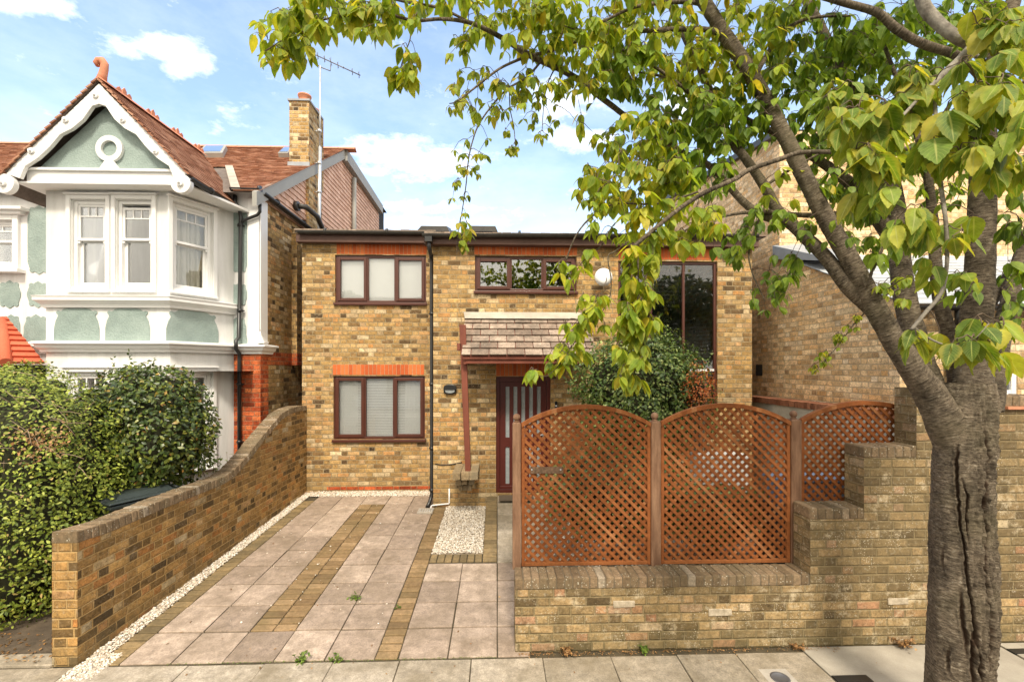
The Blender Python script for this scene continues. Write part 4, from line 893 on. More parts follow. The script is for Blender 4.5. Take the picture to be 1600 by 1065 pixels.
for a, b, c, d in ((u0, u0 + .07, z0, z1), (u1 - .07, u1, z0, z1), (u0 + .07, u1 - .07, z0, z0 + .07), (u0 + .07, u1 - .07, z1 - .07, z1)): Fq.box(q, a, b, c, d, -.08, -.01)
wo_ = obj('window', q, M_white, rn, bevel=.006); q = MB(); Fq.box(q, u0 + .06, u1 - .06, z0 + .06, z1 - .06, -.05, -.04); obj('pane', q, M_glassr, wo_)
q = MB(); q.box(XR + u0, XR + u1, yN + .1, yN + .11, z0, z1); obj('roller_blind', q, M_blind, wo_)
q = MB(); q.prism([(XR - .10, yK - .02, znear + .02), (XR + .1, yK - .02, znear + .02), (XR + .1, yK - .02, znear - .1), (XR - .10, yK - .02, znear - .1)], (0, 13.5 - yK, zfar - znear)); obj('verge_flashing', q, M_gut, rn)
q = MB(); q.quad((XR - .05, yK, znear + .03), (XR + 9, yK, znear + .03), (XR + 9, 13.5, zfar + .03), (XR - .05, 13.5, zfar + .03)); obj('roof', q, M_felt, rn)
q = MB(); tiled(q, (XR - .06, yN - .15, zeR - .04), (XR + 8, yN - .15, zeR - .04), (XR + 8, yK, zk0 + .03), (XR - .06, yK, zk0 + .03), .2, .3, .01, .003); lr = obj('lean_to_roof', q, M_slateg, rn)
q = MB(); pa, pb = PX(1217, 383, XR), PX(1292, 402, XR); q.hexa([(XR - .10, pa.y + .03, pa.z - .25), (XR + .5, pa.y + .03, pa.z - .25), (XR + .5, pb.y, pb.z - .05), (XR - .10, pb.y, pb.z - .05)][::-1], [(XR - .10, pa.y + .03, pa.z + .0), (XR + .5, pa.y + .03, pa.z + .05), (XR + .5, pb.y, pb.z + .05), (XR - .1, pb.y, pb.z + .02)][::-1]); obj('lead_capping', q, M_lead, lr)
gutter(rn, (XR - .1, yN - .2, zeR - .07), (XR + 7.9, yN - .2, zeR - .1), .06, M_black)
q = MB(); dx_ = P(1486, 540, yN - .1).x; q.tube([(dx_, yN - .2, zeR - .1), (dx_, yN - .2, zeR - .25), (dx_ + .05, yN - .06, zeR - .35), (dx_ + .05, yN - .06, 0.1)], .045, 12); obj('downpipe', q, M_black, rn)
q = MB(); p = PX(1187, 578, XR); q.box(XR - .012, XR + .02, p.y - .09, p.y + .11, p.z - .11, p.z + .11); obj('air_brick', q, M_dark, rn)
# side garden wall with render face and brick-on-edge top
XS = P(1168, 620, 8.6).x; zs2 = PX(1168, 618, XS).z
sw_ = thing('side_garden_wall', (XS, 5.5, 0), 'low rendered garden wall with a red brick-on-edge top, behind the trellis on the right', 'wall')
q = MB(); q.box(XS, XR - .01, 4.9, 8.7, 0, zs2 - .1); obj('rendered_face', q, plain('stained_render', (0.50, 0.47, 0.40), .9, .3, 3, .5, 30, col2=(0.62, 0.60, 0.53)), sw_)
q = MB(); y = 4.9
while y < 8.66: q.box(XS - .03, XR - .012, y, y + .068, zs2 - .1, zs2, .004); y += .076
obj('coping', q, M_copr, sw_)

# ================================================================== GARDEN WALLS
XW = G(121, 1040).x; y0, y1 = G(121, 1040).y, DL - .01
bw = thing('boundary_wall', (XW - .1, y0, 0), 'ochre brick boundary wall sweeping up to the house along the left of the drive', 'wall')
prof = [(3.88, 828), (3.99, 826), (4.87, 780), (5.75, 751), (6.1, 738), (6.4, 717), (6.67, 700), (7.0, 673), (7.28, 656), (7.7, 644), (8.2, 637), (8.75, 633)]
pr_ = []
for px, py in ((122.5, 829), (170, 815), (255, 780), (300, 763), (335, 750), (352, 743), (367, 733), (381, 718), (396, 700), (411, 680), (428, 660), (440, 646), (453, 638), (466, 634), (481, 633)):
    p = PX(px, py, XW); pr_.append((p.y, p.z))
def ztop(y):
    for (a, za), (b, zb) in zip(pr_, pr_[1:]):
        if y <= b: return za + (zb - za) * max(0, (y - a)) / (b - a)
    return pr_[-1][1]
q = MB(); N = 90; ys = [y0 + (y1 - y0) * k / N for k in range(N + 1)]; cb = .10
def wob(y, z, s): return .006 * noise.noise(Vector((y * 3, z * 3, s)))
for a, b in zip(ys, ys[1:]):
    nz = 14
    for x, s in ((XW, 1), (XW - .215, 2)):
        for k in range(nz):
            za0, za1 = (ztop(a) - cb) * k / nz, (ztop(a) - cb) * (k + 1) / nz; zb0, zb1 = (ztop(b) - cb) * k / nz, (ztop(b) - cb) * (k + 1) / nz
            q.quad((x + wob(a, za0, s), a, za0), (x + wob(b, zb0, s), b, zb0), (x + wob(b, zb1, s), b, zb1), (x + wob(a, za1, s), a, za1))
q.quad((XW - .215, y0, 0), (XW, y0, 0), (XW, y0, ztop(y0) - cb), (XW - .215, y0, ztop(y0) - cb))
obj('brickwork', q, B_bound, bw)
q = MB(); y = y0 - .005
while y < y1:
    w = .074 * (1 if y < 5.9 or y > 7.6 else .72); e = y + w - .006
    a, b = ztop(y), ztop(e); j = lambda: random.uniform(-.005, .005)
    q.hexa([(XW - .222 + j(), y, a - cb - .002), (XW + .006 + j(), y, a - cb - .002), (XW + .006 + j(), e, b - cb - .002), (XW - .222 + j(), e, b - cb - .002)], [(XW - .215 + j(), y, a + j()), (XW - .004 + j(), y, a + j()), (XW - .004 + j(), e, b + j()), (XW - .215 + j(), e, b + j())]); y += w
obj('coping', q, M_cop, bw, bevel=.008)
q = MB()
for a, b in zip(ys, ys[1:]): q.hexa([(XW - .214, a, ztop(a) - cb), (XW - .001, a, ztop(a) - cb), (XW - .001, b, ztop(b) - cb), (XW - .214, b, ztop(b) - cb)], [(XW - .208, a, ztop(a) - .007), (XW - .01, a, ztop(a) - .007), (XW - .01, b, ztop(b) - .007), (XW - .208, b, ztop(b) - .007)])
obj('mortar_bed', q, plain('dirty_mortar', (.17, .135, .09), .95, .3, 20, .4), bw)

DW = 4.1; x0w = X_(805, DW); tW = .235
fw = thing('front_garden_wall', (x0w, DW, 0), 'low weathered brick front wall stepping up to a pillar behind the tree', 'wall')
z1w = Z_(1000, 900, DW); x1w, z2w = X_(1266, DW), Z_(1300, 793, DW); x2w, z3w = X_(1350, DW), Z_(1400, 697, DW); x3w, z4w = X_(1432, DW), Z_(1432, 606, DW)
x4w = X_(1570, DW); x5w = x4w + 4
q = MB(); Fw = Fr((x0w, DW), (x5w, DW))
steps = [(x0w, x1w, z1w), (x1w, x2w, z2w), (x2w, x3w, z3w), (x3w, x4w, z4w), (x4w, x5w, Z_(1585, 634, DW))]
for a, b, z in steps:
    n = max(1, int((b - a) / .25)); m = 8; cz = z - (.105 if a < x3w - .01 else .0)
    for k in range(n):
        for l in range(m):
            A_, B_ = a + (b - a) * k / n, a + (b - a) * (k + 1) / n; C_, D__ = cz * l / m, cz * (l + 1) / m
            for yy2 in (DW, DW + tW):
                q.quad((A_, yy2 + wob(A_, C_, 5), C_), (B_, yy2 + wob(B_, C_, 5), C_), (B_, yy2 + wob(B_, D__, 5), D__), (A_, yy2 + wob(A_, D__, 5), D__))
prev = 0
for (a, b, z) in steps:
    lo = prev - .105 if prev else 0
    if z > prev: q.quad((a, DW, max(0, lo)), (a, DW + tW, max(0, lo)), (a, DW + tW, z - (.105 if a < x3w - .01 else 0)), (a, DW, z - (.105 if a < x3w - .01 else 0)))
    else: q.quad((a, DW, z), (a, DW + tW, z), (a, DW + tW, prev), (a, DW, prev))
    prev = z
a, b, z = steps[3]; q.quad((a, DW, z), (b, DW, z), (b, DW + tW, z), (a, DW + tW, z)); q.quad((x5w, DW, 0), (x5w, DW + tW, 0), (x5w, DW + tW, prev), (x5w, DW, prev))
obj('brickwork', q, B_low, fw)
q = MB()
for i, (a, b, z) in enumerate(steps):
    if i == 3: continue
    x = a - (.004 if i else 0)
    while x < b - .03:
        e = min(x + .070, b - .002); j = .006; zz = z + (.1 if i == 4 else 0)
        q.box(x, e, DW - .004, DW + tW + .004, zz - .105, zz + random.uniform(-.006, .004), j * .6); x += .0765
obj('coping', q, M_cop, fw, bevel=.010)
q = MB()
for i, (a, b, z) in enumerate(steps):
    if i != 3: zz = z + (.1 if i == 4 else 0); q.box(a + .003, b - .003, DW + .003, DW + tW - .003, zz - .103, zz - .010)
obj('mortar_bed', q, MATS['dirty_mortar'], fw)
q = MB(); a, b, z = steps[4]; q.box(a, b, DW - .03, DW + tW + .03, z - .03, z - .004); obj('creasing_tile', q, M_terr, fw)
q = MB()                                     # pale painted and lime-stained bricks
def pale(px0, px1, py, h=.062):
    a, b = X_(px0, DW), X_(px1, DW); z = Z_(px0, py, DW); q.box(a, b, DW - .010, DW + .02, z - h / 2, z + h / 2, .004)
for t_ in ((1387, 1419, 939), (958, 992, 943), (1107, 1143, 956)): pale(*t_)
obj('pale_bricks', q, plain('pale_brick', (.40, .33, .23), .9, .3, 20, .6, 60, col2=(.58, .50, .38)), fw, bevel=.006)

# ================================================================== TRELLIS FENCE
DT = DW + tW + .03
tf = thing('trellis_fence', (X_(808, DT), DT, 0), 'orange-brown arched lattice trellis fence standing behind the low brick wall', 'fence')
q = None
def post(px0, px1, ztop_px, ball_px, zbse=0):
    q = MB(); a, b = X_(px0, DT), X_(px1, DT); w = b - a; zt = Z_(px0, ztop_px, DT)
    q.box(a, b, DT, DT + w, zbse, zt - .012); q.hexa([(a, DT, zt - .012), (b, DT, zt - .012), (b, DT + w, zt - .012), (a, DT + w, zt - .012)], [(a + .01, DT + .01, zt), (b - .01, DT + .01, zt), (b - .01, DT + w - .01, zt), (a + .01, DT + w - .01, zt)])
    o = obj('post', q, M_tpost, tf, bevel=.006)
    q = MB(); c = Vector(((a + b) / 2, DT + w / 2, zt)); R = .036
    pr = [(.026, 0), (.03, .006), (.02, .014)] + [(R * math.sin(math.radians(t)), .014 + R * (1 - math.cos(math.radians(t))) - .002) for t in range(35, 180, 14)]
    q.lathe(c, pr, 20); obj('ball_finial', q, M_tpost, o)
    return a, b
pa_ = post(801, 814, 660, 645, z1w - .04); pb_ = post(1018, 1033, 658, 645); pc_ = post(1237, 1253, 655, 643)
def panel(xa, xb, zside, zmid, zbot, clip_r=None):
    cx, hw = (xa + xb) / 2, (xb - xa) / 2; rise = zmid - zside; R = (hw * hw + rise * rise) / (2 * rise)
    def top(x): return zmid - R + math.sqrt(max(R * R - (x - cx) ** 2, 0))
    q = MB(); n = 26; y0_, y1_ = DT + .012, DT + .055; bw_ = .042
    for k in range(n):
        x0_, x1_ = xa + 2 * hw * k / n, xa + 2 * hw * (k + 1) / n
        q.hexa([(x0_, y0_ - .012, top(x0_) - bw_), (x1_, y0_ - .012, top(x1_) - bw_), (x1_, y1_, top(x1_) - bw_), (x0_, y1_, top(x0_) - bw_)], [(x0_, y0_ - .012, top(x0_)), (x1_, y0_ - .012, top(x1_)), (x1_, y1_, top(x1_)), (x0_, y1_, top(x0_))])
    fr = MB(); fr.box(xa, xa + .032, y0_, y1_ - .002, zbot, top(xa + .016) - bw_); fr.box(xb - .032, xb, y0_, y1_ - .002, zbot, top(xb - .016) - bw_); fr.box(xa + .032, xb - .032, y0_ + .001, y1_ - .003, zbot, zbot + .035)
    sl = MB(); sp_ = .0615; sw2 = .0145; x0_, x1_ = xa + .028, xb - .028; zb = zbot + .03
    for sgn, ya_, yb_ in ((1, y0_ + .016, y0_ + .023), (-1, y0_ + .004, y0_ + .0155)):
        # lines z = sgn*x + c
        c0_ = min(zb - sgn * x0_, zb - sgn * x1_) - .1; c1_ = max(zmid - sgn * x0_, zmid - sgn * x1_) + .1; c = c0_
        while c < c1_:
            cc = c + random.uniform(-.002, .002)
            def clip(ofs):
                M_ = 160; inside = []
                for k in range(M_ + 1):
                    x = x0_ + (x1_ - x0_) * k / M_; z = sgn * x + cc + ofs
                    if zb <= z <= top(x) - bw_ + .006: inside.append(x)
                return (inside[0], inside[-1]) if len(inside) > 1 else None
            r0_ = clip(-sw2 * 1.414); r1_ = clip(sw2 * 1.414)
            if r0_ and r1_ and (r0_[1] - r0_[0] > .01 or r1_[1] - r1_[0] > .01):
                o0, o1 = cc - sw2 * 1.414, cc + sw2 * 1.414
                A_ = [(r0_[0], sgn * r0_[0] + o0), (r0_[1], sgn * r0_[1] + o0), (r1_[1], sgn * r1_[1] + o1), (r1_[0], sgn * r1_[0] + o1)]
                q2 = [(x, ya_, z) for x, z in A_]; sl.prism(q2, (0, yb_ - ya_, 0))
            c += sp_ * 1.414
    o = obj('lattice_panel', sl, M_trel, tf); obj('frame', fr, M_trel, o, bevel=.003); obj('arched_rail', q, M_trel, o)
    return o
zb_ = Z_(900, 884, DT)
panel(pa_[1] + .006, pb_[0] - .004, Z_(820, 661, DT), Z_(910, 632, DT), zb_)
panel(pb_[1] + .004, pc_[0] - .004, Z_(1040, 659, DT), Z_(1130, 630, DT), zb_)
xe_ = pc_[1] + (pc_[0] - pb_[1]); panel(pc_[1] + .004, xe_, Z_(1258, 655, DT), Z_(1360, 626, DT), Z_(1280, 789, DT))
np_ = thing('name_plate', P(854, 733, DT), 'small weathered metal name plate screwed to the left trellis panel', 'name plate')
q = MB(); a, b = P(829, 739.5, DT), P(880, 729, DT); q.box(a.x, b.x, DT - .004, DT + .011, a.z, b.z); 
obj('plate', q, plain('verdigris_metal', (.14, .085, .05), .7, .5, 30, .3), np_)
for px in (831, 876): q = MB(); c = P(px, 733.5, DT - .006); q.lathe(c + Vector((0, .003, 0)), [(.009, 0), (.007, .004)], 12, axis='Y'); obj('screw', q, M_steel, np_)
# ================================================================== GROUND
q = MB(); q.quad((-600, -600, -.06), (600, -600, -.06), (600, 900, -.06), (-600, 900, -.06)); struct('ground', q, M_soil)
q = MB(); q.box(-60, 60, -6.2, 0.9, -.055, -.10 + .0) if False else q.quad((-60, -6.2, -.05), (60, -6.2, -.05), (60, .9, -.05), (-60, .9, -.05)); struct('road', q, M_asph)
q = MB(); x = -20
while x < 20: q.box(x, x + .9, .9, 1.03, -.12, .012, .002); x += .91
struct('kerb', q, M_pslab)
q = MB(); q.box(-30, 30, -9, -6.2, -.1, 0.0); struct('far_pavement', q, M_conc)
def slabsheet(name, rects, mat, zf, gap=.006, th=.04, jz=.003, bevel=0.004, gy=None):
    q = MB()
    for x0, x1, y0_, y1_ in rects:
        g = gap / 2; j = lambda: random.uniform(-jz, jz); gv = g if gy is None else gy / 2; c = [(x0 + g + j(), y0_ + gv + j()), (x1 - g + j(), y0_ + gv + j()), (x1 - g + j(), y1_ - gv + j()), (x0 + g + j(), y1_ - gv + j())]
        k = j()
        q.hexa([(x, y, zf(x, y) - th) for x, y in c], [(x, y, zf(x, y) + k + j() * .5) for x, y in c])
    o = struct(name, q, mat)
    if bevel: b = o.modifiers.new('bevel', 'BEVEL'); b.width = bevel; b.segments = 1; b.limit_method = 'ANGLE'
    return o
zp = lambda x, y: .0
# pavement: joint soil, then rows of slabs of uneven width
q = MB(); q.quad((-20, 1.03, -.012), (20, 1.03, -.012), (20, 4.4, -.012), (-20, 4.4, -.012)); struct('pavement_bed', q, M_joint)
rects = []
y = 1.04; xs0 = [0]
rows_ = [(1.04, 1.66), (1.66, 2.28), (2.28, 2.90), (2.90, 3.46), (3.46, 4.02)]
for k, (a, b) in enumerate(rows_):
    x = -12 + random.uniform(0, .5)
    if k == 4:
        x = -11.9; cuts = [P(xx, 1040, 3.75).x if False else G(xx, 1040).x for xx in (-10, 120, 293, 411, 517, 622, 736, 850, 960, 1068, 1165, 1280)]
        while x < cuts[0] - .4: rects.append((x, x + .6, a, b)); x += .6
        rects.append((x, cuts[0], a, b))
        for c0_, c1_ in zip(cuts, cuts[1:]): rects.append((c0_, c1_, a, b))
        continue
    lim = G(1280, 1040).x + (0.0 if k > 2 else .4)
    while x < lim - .3:
        w = random.choice((.6, .6, .75, .45)); rects.append((x, min(x + w, lim), a, b)); x += w
slabsheet('pavement', rects, M_pslab, zp, .008, .04, .004)
xq = G(1280, 1040).x
slabsheet('pavement_concrete', [(xq + .01, xq + 1.9, 1.04, 3.5), (xq + 1.92, 14, 1.04, 3.5), (xq + .01, xq + 1.9, 3.51, 4.1), (xq + 1.92, 14, 3.51, 4.1)], plain('patched_concrete', (.36, .32, .26), .95, .2, 3, .7, 110, col2=(.44, .40, .33)), lambda x, y: -.002, .01, .04, .001)
q = MB(); a = G(1190, 1052); b = G(1246, 1064)
cov = thing('stopcock_cover', ((a.x + b.x) / 2, 3.68, 0), 'small metal water stopcock cover set in the pavement left of the tree', 'cover')
q.box(a.x, b.x, 3.56, 3.80, -.01, .004); obj('surround', q, M_conc, cov, bevel=.003)
q = MB(); q.lathe(((a.x + b.x) / 2, 3.68, .004), [(.075, 0), (.075, .006), (.062, .006), (.06, .003), (.0, .003)], 24); obj('lid', q, M_dkmet, cov)
q = MB(); a = G(1300, 1056); q.box(a.x - .0, a.x + .30, 3.62, 3.70, -.01, .004)
tag(obj('boundary_strip', q, M_black, None, (a.x, 3.66, 0), label='short black strip set in the pavement left of the tree'), cat='strip')
q = MB(); a = G(1562, 1012); q.box(a.x + .05, a.x + .9, 3.93, 4.0, -.01, .004)
tag(obj('boundary_strip', q, M_black, None, (a.x, 3.96, 0), label='black strip set in the pavement right of the tree trunk'), cat='strip')
# drive
q = MB(); q.quad((XW + .0, 4.0, gz(4.06) - .018), (.62, 4.0, gz(4.06) - .018), (.62, 8.9, gz(8.9) - .018), (XW, 8.9, gz(8.9) - .018)); struct('drive_bed', q, M_joint)
zd = lambda x, y: gz(max(y, 4.06))
w = .445; R0 = 4.04; rects = []
for r in range(10):
    a, b = R0 + r * w, R0 + (r + 1) * w
    for c0_ in (-2.88 - .445, -2.88): rects.append((c0_, c0_ + .445, a, b))
    rects += [(-1.99, -1.545, a, b), (-1.545, -1.10, a, b)]
    if r in (0, 9): rects.append((-2.435, -1.99, a, b))
    if r < 4: rects += [(-.89, -.445, a, b), (-.445, 0, a, b)]
    if r < 4: rects.append((0, .30, a, b))
slabsheet('drive_slabs', rects, M_slab, zd, .010, .04, .003, .004, .024)
# brick strips
rects = []
y = R0 + w
while y < R0 + 9 * w - .03: rects += [(-2.435, -2.2125, y, y + .1095), (-2.2125, -1.99, y, y + .1095)]; y += .1113
slabsheet('centre_brick_strip', rects, M_sett, zd, .012, .05, .003, .005, .02)
rects = []; y = R0
while y < 7.8: rects.append((-1.10, -.89, y, y + .1113)); y += .1113
slabsheet('edge_brick_strip', rects, M_sett, zd, .012, .05, .003, .005, .02)
rects = []; y = R0
while y < 8.2: rects.append((-3.52, -3.325, y, y + .1113)); y += .1113
slabsheet('left_brick_strip', rects, M_settd, zd, .012, .05, .003, .005, .02)
zq_ = lambda x, y: gz(5.9) + max(0, y - 5.9) * (0.365 - gz(5.9)) / (DR - 5.9)
rects = []; x = -.89
while x < -.21: rects.append((x, x + .098, 5.86, 6.075)); x += .0985
y = 5.86
rects2 = []
while y < DR - .05: rects2.append((-.195, 0.0, y, y + .109)); y += .111
slabsheet('bed_border', rects, M_settd, zd, .012, .08, .002, .005)
slabsheet('path_border', rects2, M_settd, zq_, .012, .20, .002, .005)
rects = []; y = 5.82
while y < DR - .1: rects += [(0, .44, y, min(y + .44, DR)), (.44, .88, y, min(y + .44, DR))]; y += .44
slabsheet('door_path', rects, M_pslab, zq_, .007, .2, .002, .005)
q = MB(); q.box(.03, .62, DR - .33, DR - .02, zq_(0, DR) + .001, zq_(0, DR) + .016)
tag(obj('door_mat', q, plain('coir_mat', (.13, .10, .07), .95, .3, 60, .8, 200), None, (.3, DR - .2, zq_(0, DR)), label='dark doormat in front of the red front door'), cat='doormat')
gy = MB(); gy.box(X_(654, 7.72), X_(678, 7.72), 7.55, 7.78, gz(7.7) - .01, gz(7.7) + .022)
gd = thing('drain_gully', (X_(666, 7.7), 7.7, gz(7.7)), 'small grey drain gully at the foot of the black downpipe', 'drain')
obj('surround', gy, M_conc, gd, bevel=.006); gy = MB()
for k in range(6): x = X_(657, 7.7) + k * .04; gy.box(x, x + .018, 7.58, 7.72, gz(7.7) + .0225, gz(7.7) + .03)
obj('grate', gy, M_steel, gd)
# garden behind the trellis, left garden
q = MB(); q.quad((.62, DT + .1, .10), (XS, DT + .1, .10), (XS, DR, .2), (.62, DR, .2)); struct('front_garden_bed', q, M_sub)
q = MB(); q.quad((XW - .2, 4.2, .02), (-14, 4.2, .02), (-14, DN, .1), (XW - .2, DN, .1)); struct('left_garden_bed', q, M_soil)
slabsheet('left_garden_path', [(x, x + .6, y, y + .5) for x in (-4.5, -5.1, -5.7) for y in (4.04,)] + [(-4.45, -3.86, 4.04, 4.54)], M_pslab, lambda x, y: .012, .01)
def gbase(name, x0, x1, y0_, y1_, z=-.012):
    q = MB(); n = 12
    for k in range(n):
        a, b = y0_ + (y1_ - y0_) * k / n, y0_ + (y1_ - y0_) * (k + 1) / n; q.quad((x0, a, gz(a) + z), (x1, a, gz(a) + z), (x1, b, gz(b) + z), (x0, b, gz(b) + z))
    return struct(name, q, M_sub)
gbase('side_gravel_bed', XW, -3.52, 3.9, 8.75, -.006); gbase('rear_gravel_bed', -3.52, xm, R0 + 10 * w, 8.75, -.006); gbase('square_gravel_bed', -.89, -.195, 6.07, DR, -.006)
# gravel: real stones
TV = np.array([(1, 0, 0), (-1, 0, 0), (0, 1, 0), (0, -1, 0), (0, 0, 1), (0, 0, -1), (.6, .6, .5), (-.6, .6, .5), (-.6, -.6, .5), (.6, -.6, .5)], float)
TF = np.array([(4, 9, 6), (4, 6, 7), (4, 7, 8), (4, 8, 9), (9, 0, 6), (6, 2, 7), (7, 1, 8), (8, 3, 9), (0, 2, 6), (2, 1, 7), (1, 3, 8), (3, 0, 9), (5, 2, 0), (5, 1, 2), (5, 3, 1), (5, 0, 3)])
def rotm(n):
    a, b, c = RNG.uniform(0, 6.283, (3, n)); ca, sa, cb, sb, cc, s_ = np.cos(a), np.sin(a), np.cos(b), np.sin(b), np.cos(c), np.sin(c)
    R = np.empty((n, 3, 3)); R[:, 0] = np.stack([ca * cb, ca * sb * s_ - sa * cc, ca * sb * cc + sa * s_], 1); R[:, 1] = np.stack([sa * cb, sa * sb * s_ + ca * cc, sa * sb * cc - ca * s_], 1); R[:, 2] = np.stack([-sb, cb * s_, cb * cc], 1); return R
def scatter(name, pts, size, mat=M_stone, squash=.7):
    n = len(pts); s = RNG.uniform(.6, 1.25, (n, 1, 1)) * size; ax = RNG.uniform(.65, 1.2, (n, 1, 3))
    V = TV[None] * ax * s * (1 + RNG.uniform(-.12, .12, (n, len(TV), 1))); V = np.einsum('nvi,nji->nvj', V, rotm(n)); V[:, :, 2] *= squash; V += np.asarray(pts)[:, None]
    F = (TF[None] + (np.arange(n) * len(TV))[:, None, None]).reshape(-1, 3)
    o = npmesh(name, V.reshape(-1, 3), F, mat, org=tuple(np.asarray(pts).mean(0)))
    return o
def bed(n, x0, x1, y0_, y1_, h=.012):
    x = RNG.uniform(x0, x1, n); y = RNG.uniform(y0_, y1_, n); z = np.array([gz(v) for v in y]) + RNG.uniform(-.004, h, n); return np.stack([x, y, z], 1)
tag(scatter('side_gravel', np.concatenate([bed(5200, XW + .005, -3.515, 3.85, 8.7, .014), bed(500, XW + .05, -3.40, 3.85, 4.2, .0)]), .0125), 'strip of cream gravel along the foot of the boundary wall', 'gravel', kind='stuff')
tag(scatter('rear_gravel', bed(5200, -3.6, xm + .1, R0 + 10 * w - .02, 8.75, .016), .013), 'cream gravel along the foot of the house wall', 'gravel', kind='stuff')
tag(scatter('bed_gravel', bed(8000, -.885, -.20, 6.09, DR, .018), .0125), 'square bed of cream gravel beside the front door', 'gravel', kind='stuff')
stray = np.stack([np.clip(RNG.normal(-2.2, .7, 130), -3.3, -1.2), RNG.uniform(4.5, 8.3, 130)], 1); stray = np.array([(x, y, gz(y) + .006) for x, y in stray]); tag(scatter('stray_gravel', stray, .010), 'loose gravel stones strewn over the drive', 'gravel', kind='stuff')
gb = np.stack([RNG.uniform(.7, 4.3, 5000), RNG.uniform(DT + .3, 7.5, 5000), np.full(5000, .13)], 1); gb[:, 2] = .10 + (gb[:, 1] - DT - .1) * .1 / (DR - DT - .1) + .008
tag(scatter('garden_gravel', gb, .022), 'pale gravel covering the garden behind the trellis', 'gravel', kind='stuff')
# things behind the trellis
pc = P(1132, 735, 6.4)
wb = thing('planter_box', (pc.x, 6.4, .18), 'white box planter standing behind the middle trellis panel', 'planter')
q = MB(); q.box(pc.x - .36, pc.x + .32, 6.3, 6.75, .75 - .05, 1.32); obj('body', q, M_white, wb, bevel=.02)
q = MB(); q.box(pc.x - .38, pc.x + .34, 6.28, 6.77, 1.30, 1.345); obj('rim', q, M_wren, wb, bevel=.01)
for dx_ in (-.3, .22):
    for yy2 in (6.34, 6.66): q = MB(); q.box(pc.x + dx_, pc.x + dx_ + .05, yy2, yy2 + .05, .17, .72); obj('leg', q, M_grey, wb)
pb2 = P(1275, 755, 5.3)
rc_ = thing('recycling_crate', (pb2.x, 5.3, .15), 'blue plastic recycling crate behind the right end of the trellis', 'crate')
q = MB(); a, b = X_(1215, 5.3), X_(1318, 5.3); zt2 = Z_(1270, 748, 5.3); zb2 = Z_(1270, 785, 5.3)
q.hexa([(a + .04, 5.25, zb2), (b - .04, 5.25, zb2), (b - .04, 5.55, zb2), (a + .04, 5.55, zb2)], [(a, 5.22, zt2), (b, 5.22, zt2), (b, 5.58, zt2), (a, 5.58, zt2)]); obj('body', q, M_blue, rc_, bevel=.015)
q = MB(); q.box(a - .02, b + .02, 5.2, 5.6, zt2 - .02, zt2 + .02); obj('rim', q, M_blue, rc_, bevel=.008)
bx = thing('storage_box', ((a + b) / 2, 5.4, .12), 'dark low storage box under the blue crate', 'box'); q = MB(); q.box(a - .05, b + .08, 5.15, 5.7, .13, zb2 - .003); obj('body', q, M_gut, bx, bevel=.02); q = MB(); q.box(a - .06, b + .09, 5.14, 5.71, zb2 - .06, zb2 - .02); obj('lid', q, M_gut, bx, bevel=.008)
# wheelie bin
bc = Vector((-4.34, 5.42, 0)); zl = 1.17
wbn = thing('wheelie_bin', (bc.x, 5.46, .03), 'dark green wheelie bin with closed lid behind the left boundary wall', 'wheelie bin')
ang = math.radians(-26); cs, sn = math.cos(ang), math.sin(ang)
def rb2(x, y, z): return (bc.x + .0 + x * cs - y * sn, 5.46 + x * sn + y * cs, z)
q = MB(); q.hexa([rb2(-.21, -.24, .1), rb2(.21, -.24, .1), rb2(.21, .24, .1), rb2(-.21, .24, .1)], [rb2(-.28, -.31, zl - .09), rb2(.28, -.31, zl - .09), rb2(.28, .34, zl - .09), rb2(-.28, .34, zl - .09)]); bo = obj('body', q, M_bin, wbn, bevel=.02)
q = MB(); q.hexa([rb2(-.31, -.34, zl - .125), rb2(.31, -.34, zl - .125), rb2(.31, .36, zl - .125), rb2(-.31, .36, zl - .125)], [rb2(-.31, -.34, zl - .085), rb2(.31, -.34, zl - .085), rb2(.31, .36, zl - .085), rb2(-.31, .36, zl - .085)]); obj('rim', q, M_bin, bo, bevel=.008)
q = MB(); q.hexa([rb2(-.325, -.36, zl - .07), rb2(.325, -.36, zl - .07), rb2(.325, .36, zl - .07), rb2(-.325, .36, zl - .07)], [rb2(-.315, -.35, zl - .045), rb2(.315, -.35, zl - .045), rb2(.315, .36, zl - .045), rb2(-.315, .36, zl - .045)])
q.hexa([rb2(-.25, -.27, zl - .046), rb2(.25, -.27, zl - .046), rb2(.25, .33, zl - .046), rb2(-.25, .33, zl - .046)], [rb2(-.19, -.20, zl + .0), rb2(.19, -.20, zl + .0), rb2(.19, .30, zl + .0), rb2(-.19, .30, zl + .0)])
for x in (-.12, .12): q.hexa([rb2(x - .05, -.37, zl - .06), rb2(x + .05, -.37, zl - .06), rb2(x + .05, -.2, zl - .06), rb2(x - .05, -.2, zl - .06)], [rb2(x - .04, -.36, zl - .028), rb2(x + .04, -.36, zl - .028), rb2(x + .035, -.22, zl - .005), rb2(x - .035, -.22, zl - .005)])
obj('lid', q, M_bin, wbn, bevel=.012)
q = MB(); q.tube([rb2(-.2, .40, zl - .05), rb2(.2, .40, zl - .05)], .018, 10); obj('handle', q, M_bin, wbn)
for x in (-.24, .24):
    q = MB(); c = Vector(rb2(x, .28, .12)); d_ = Vector((cs, sn, 0)); q.tube([c - d_ * .025, c + d_ * .025], .1, 20); obj('wheel', q, M_black, wbn)

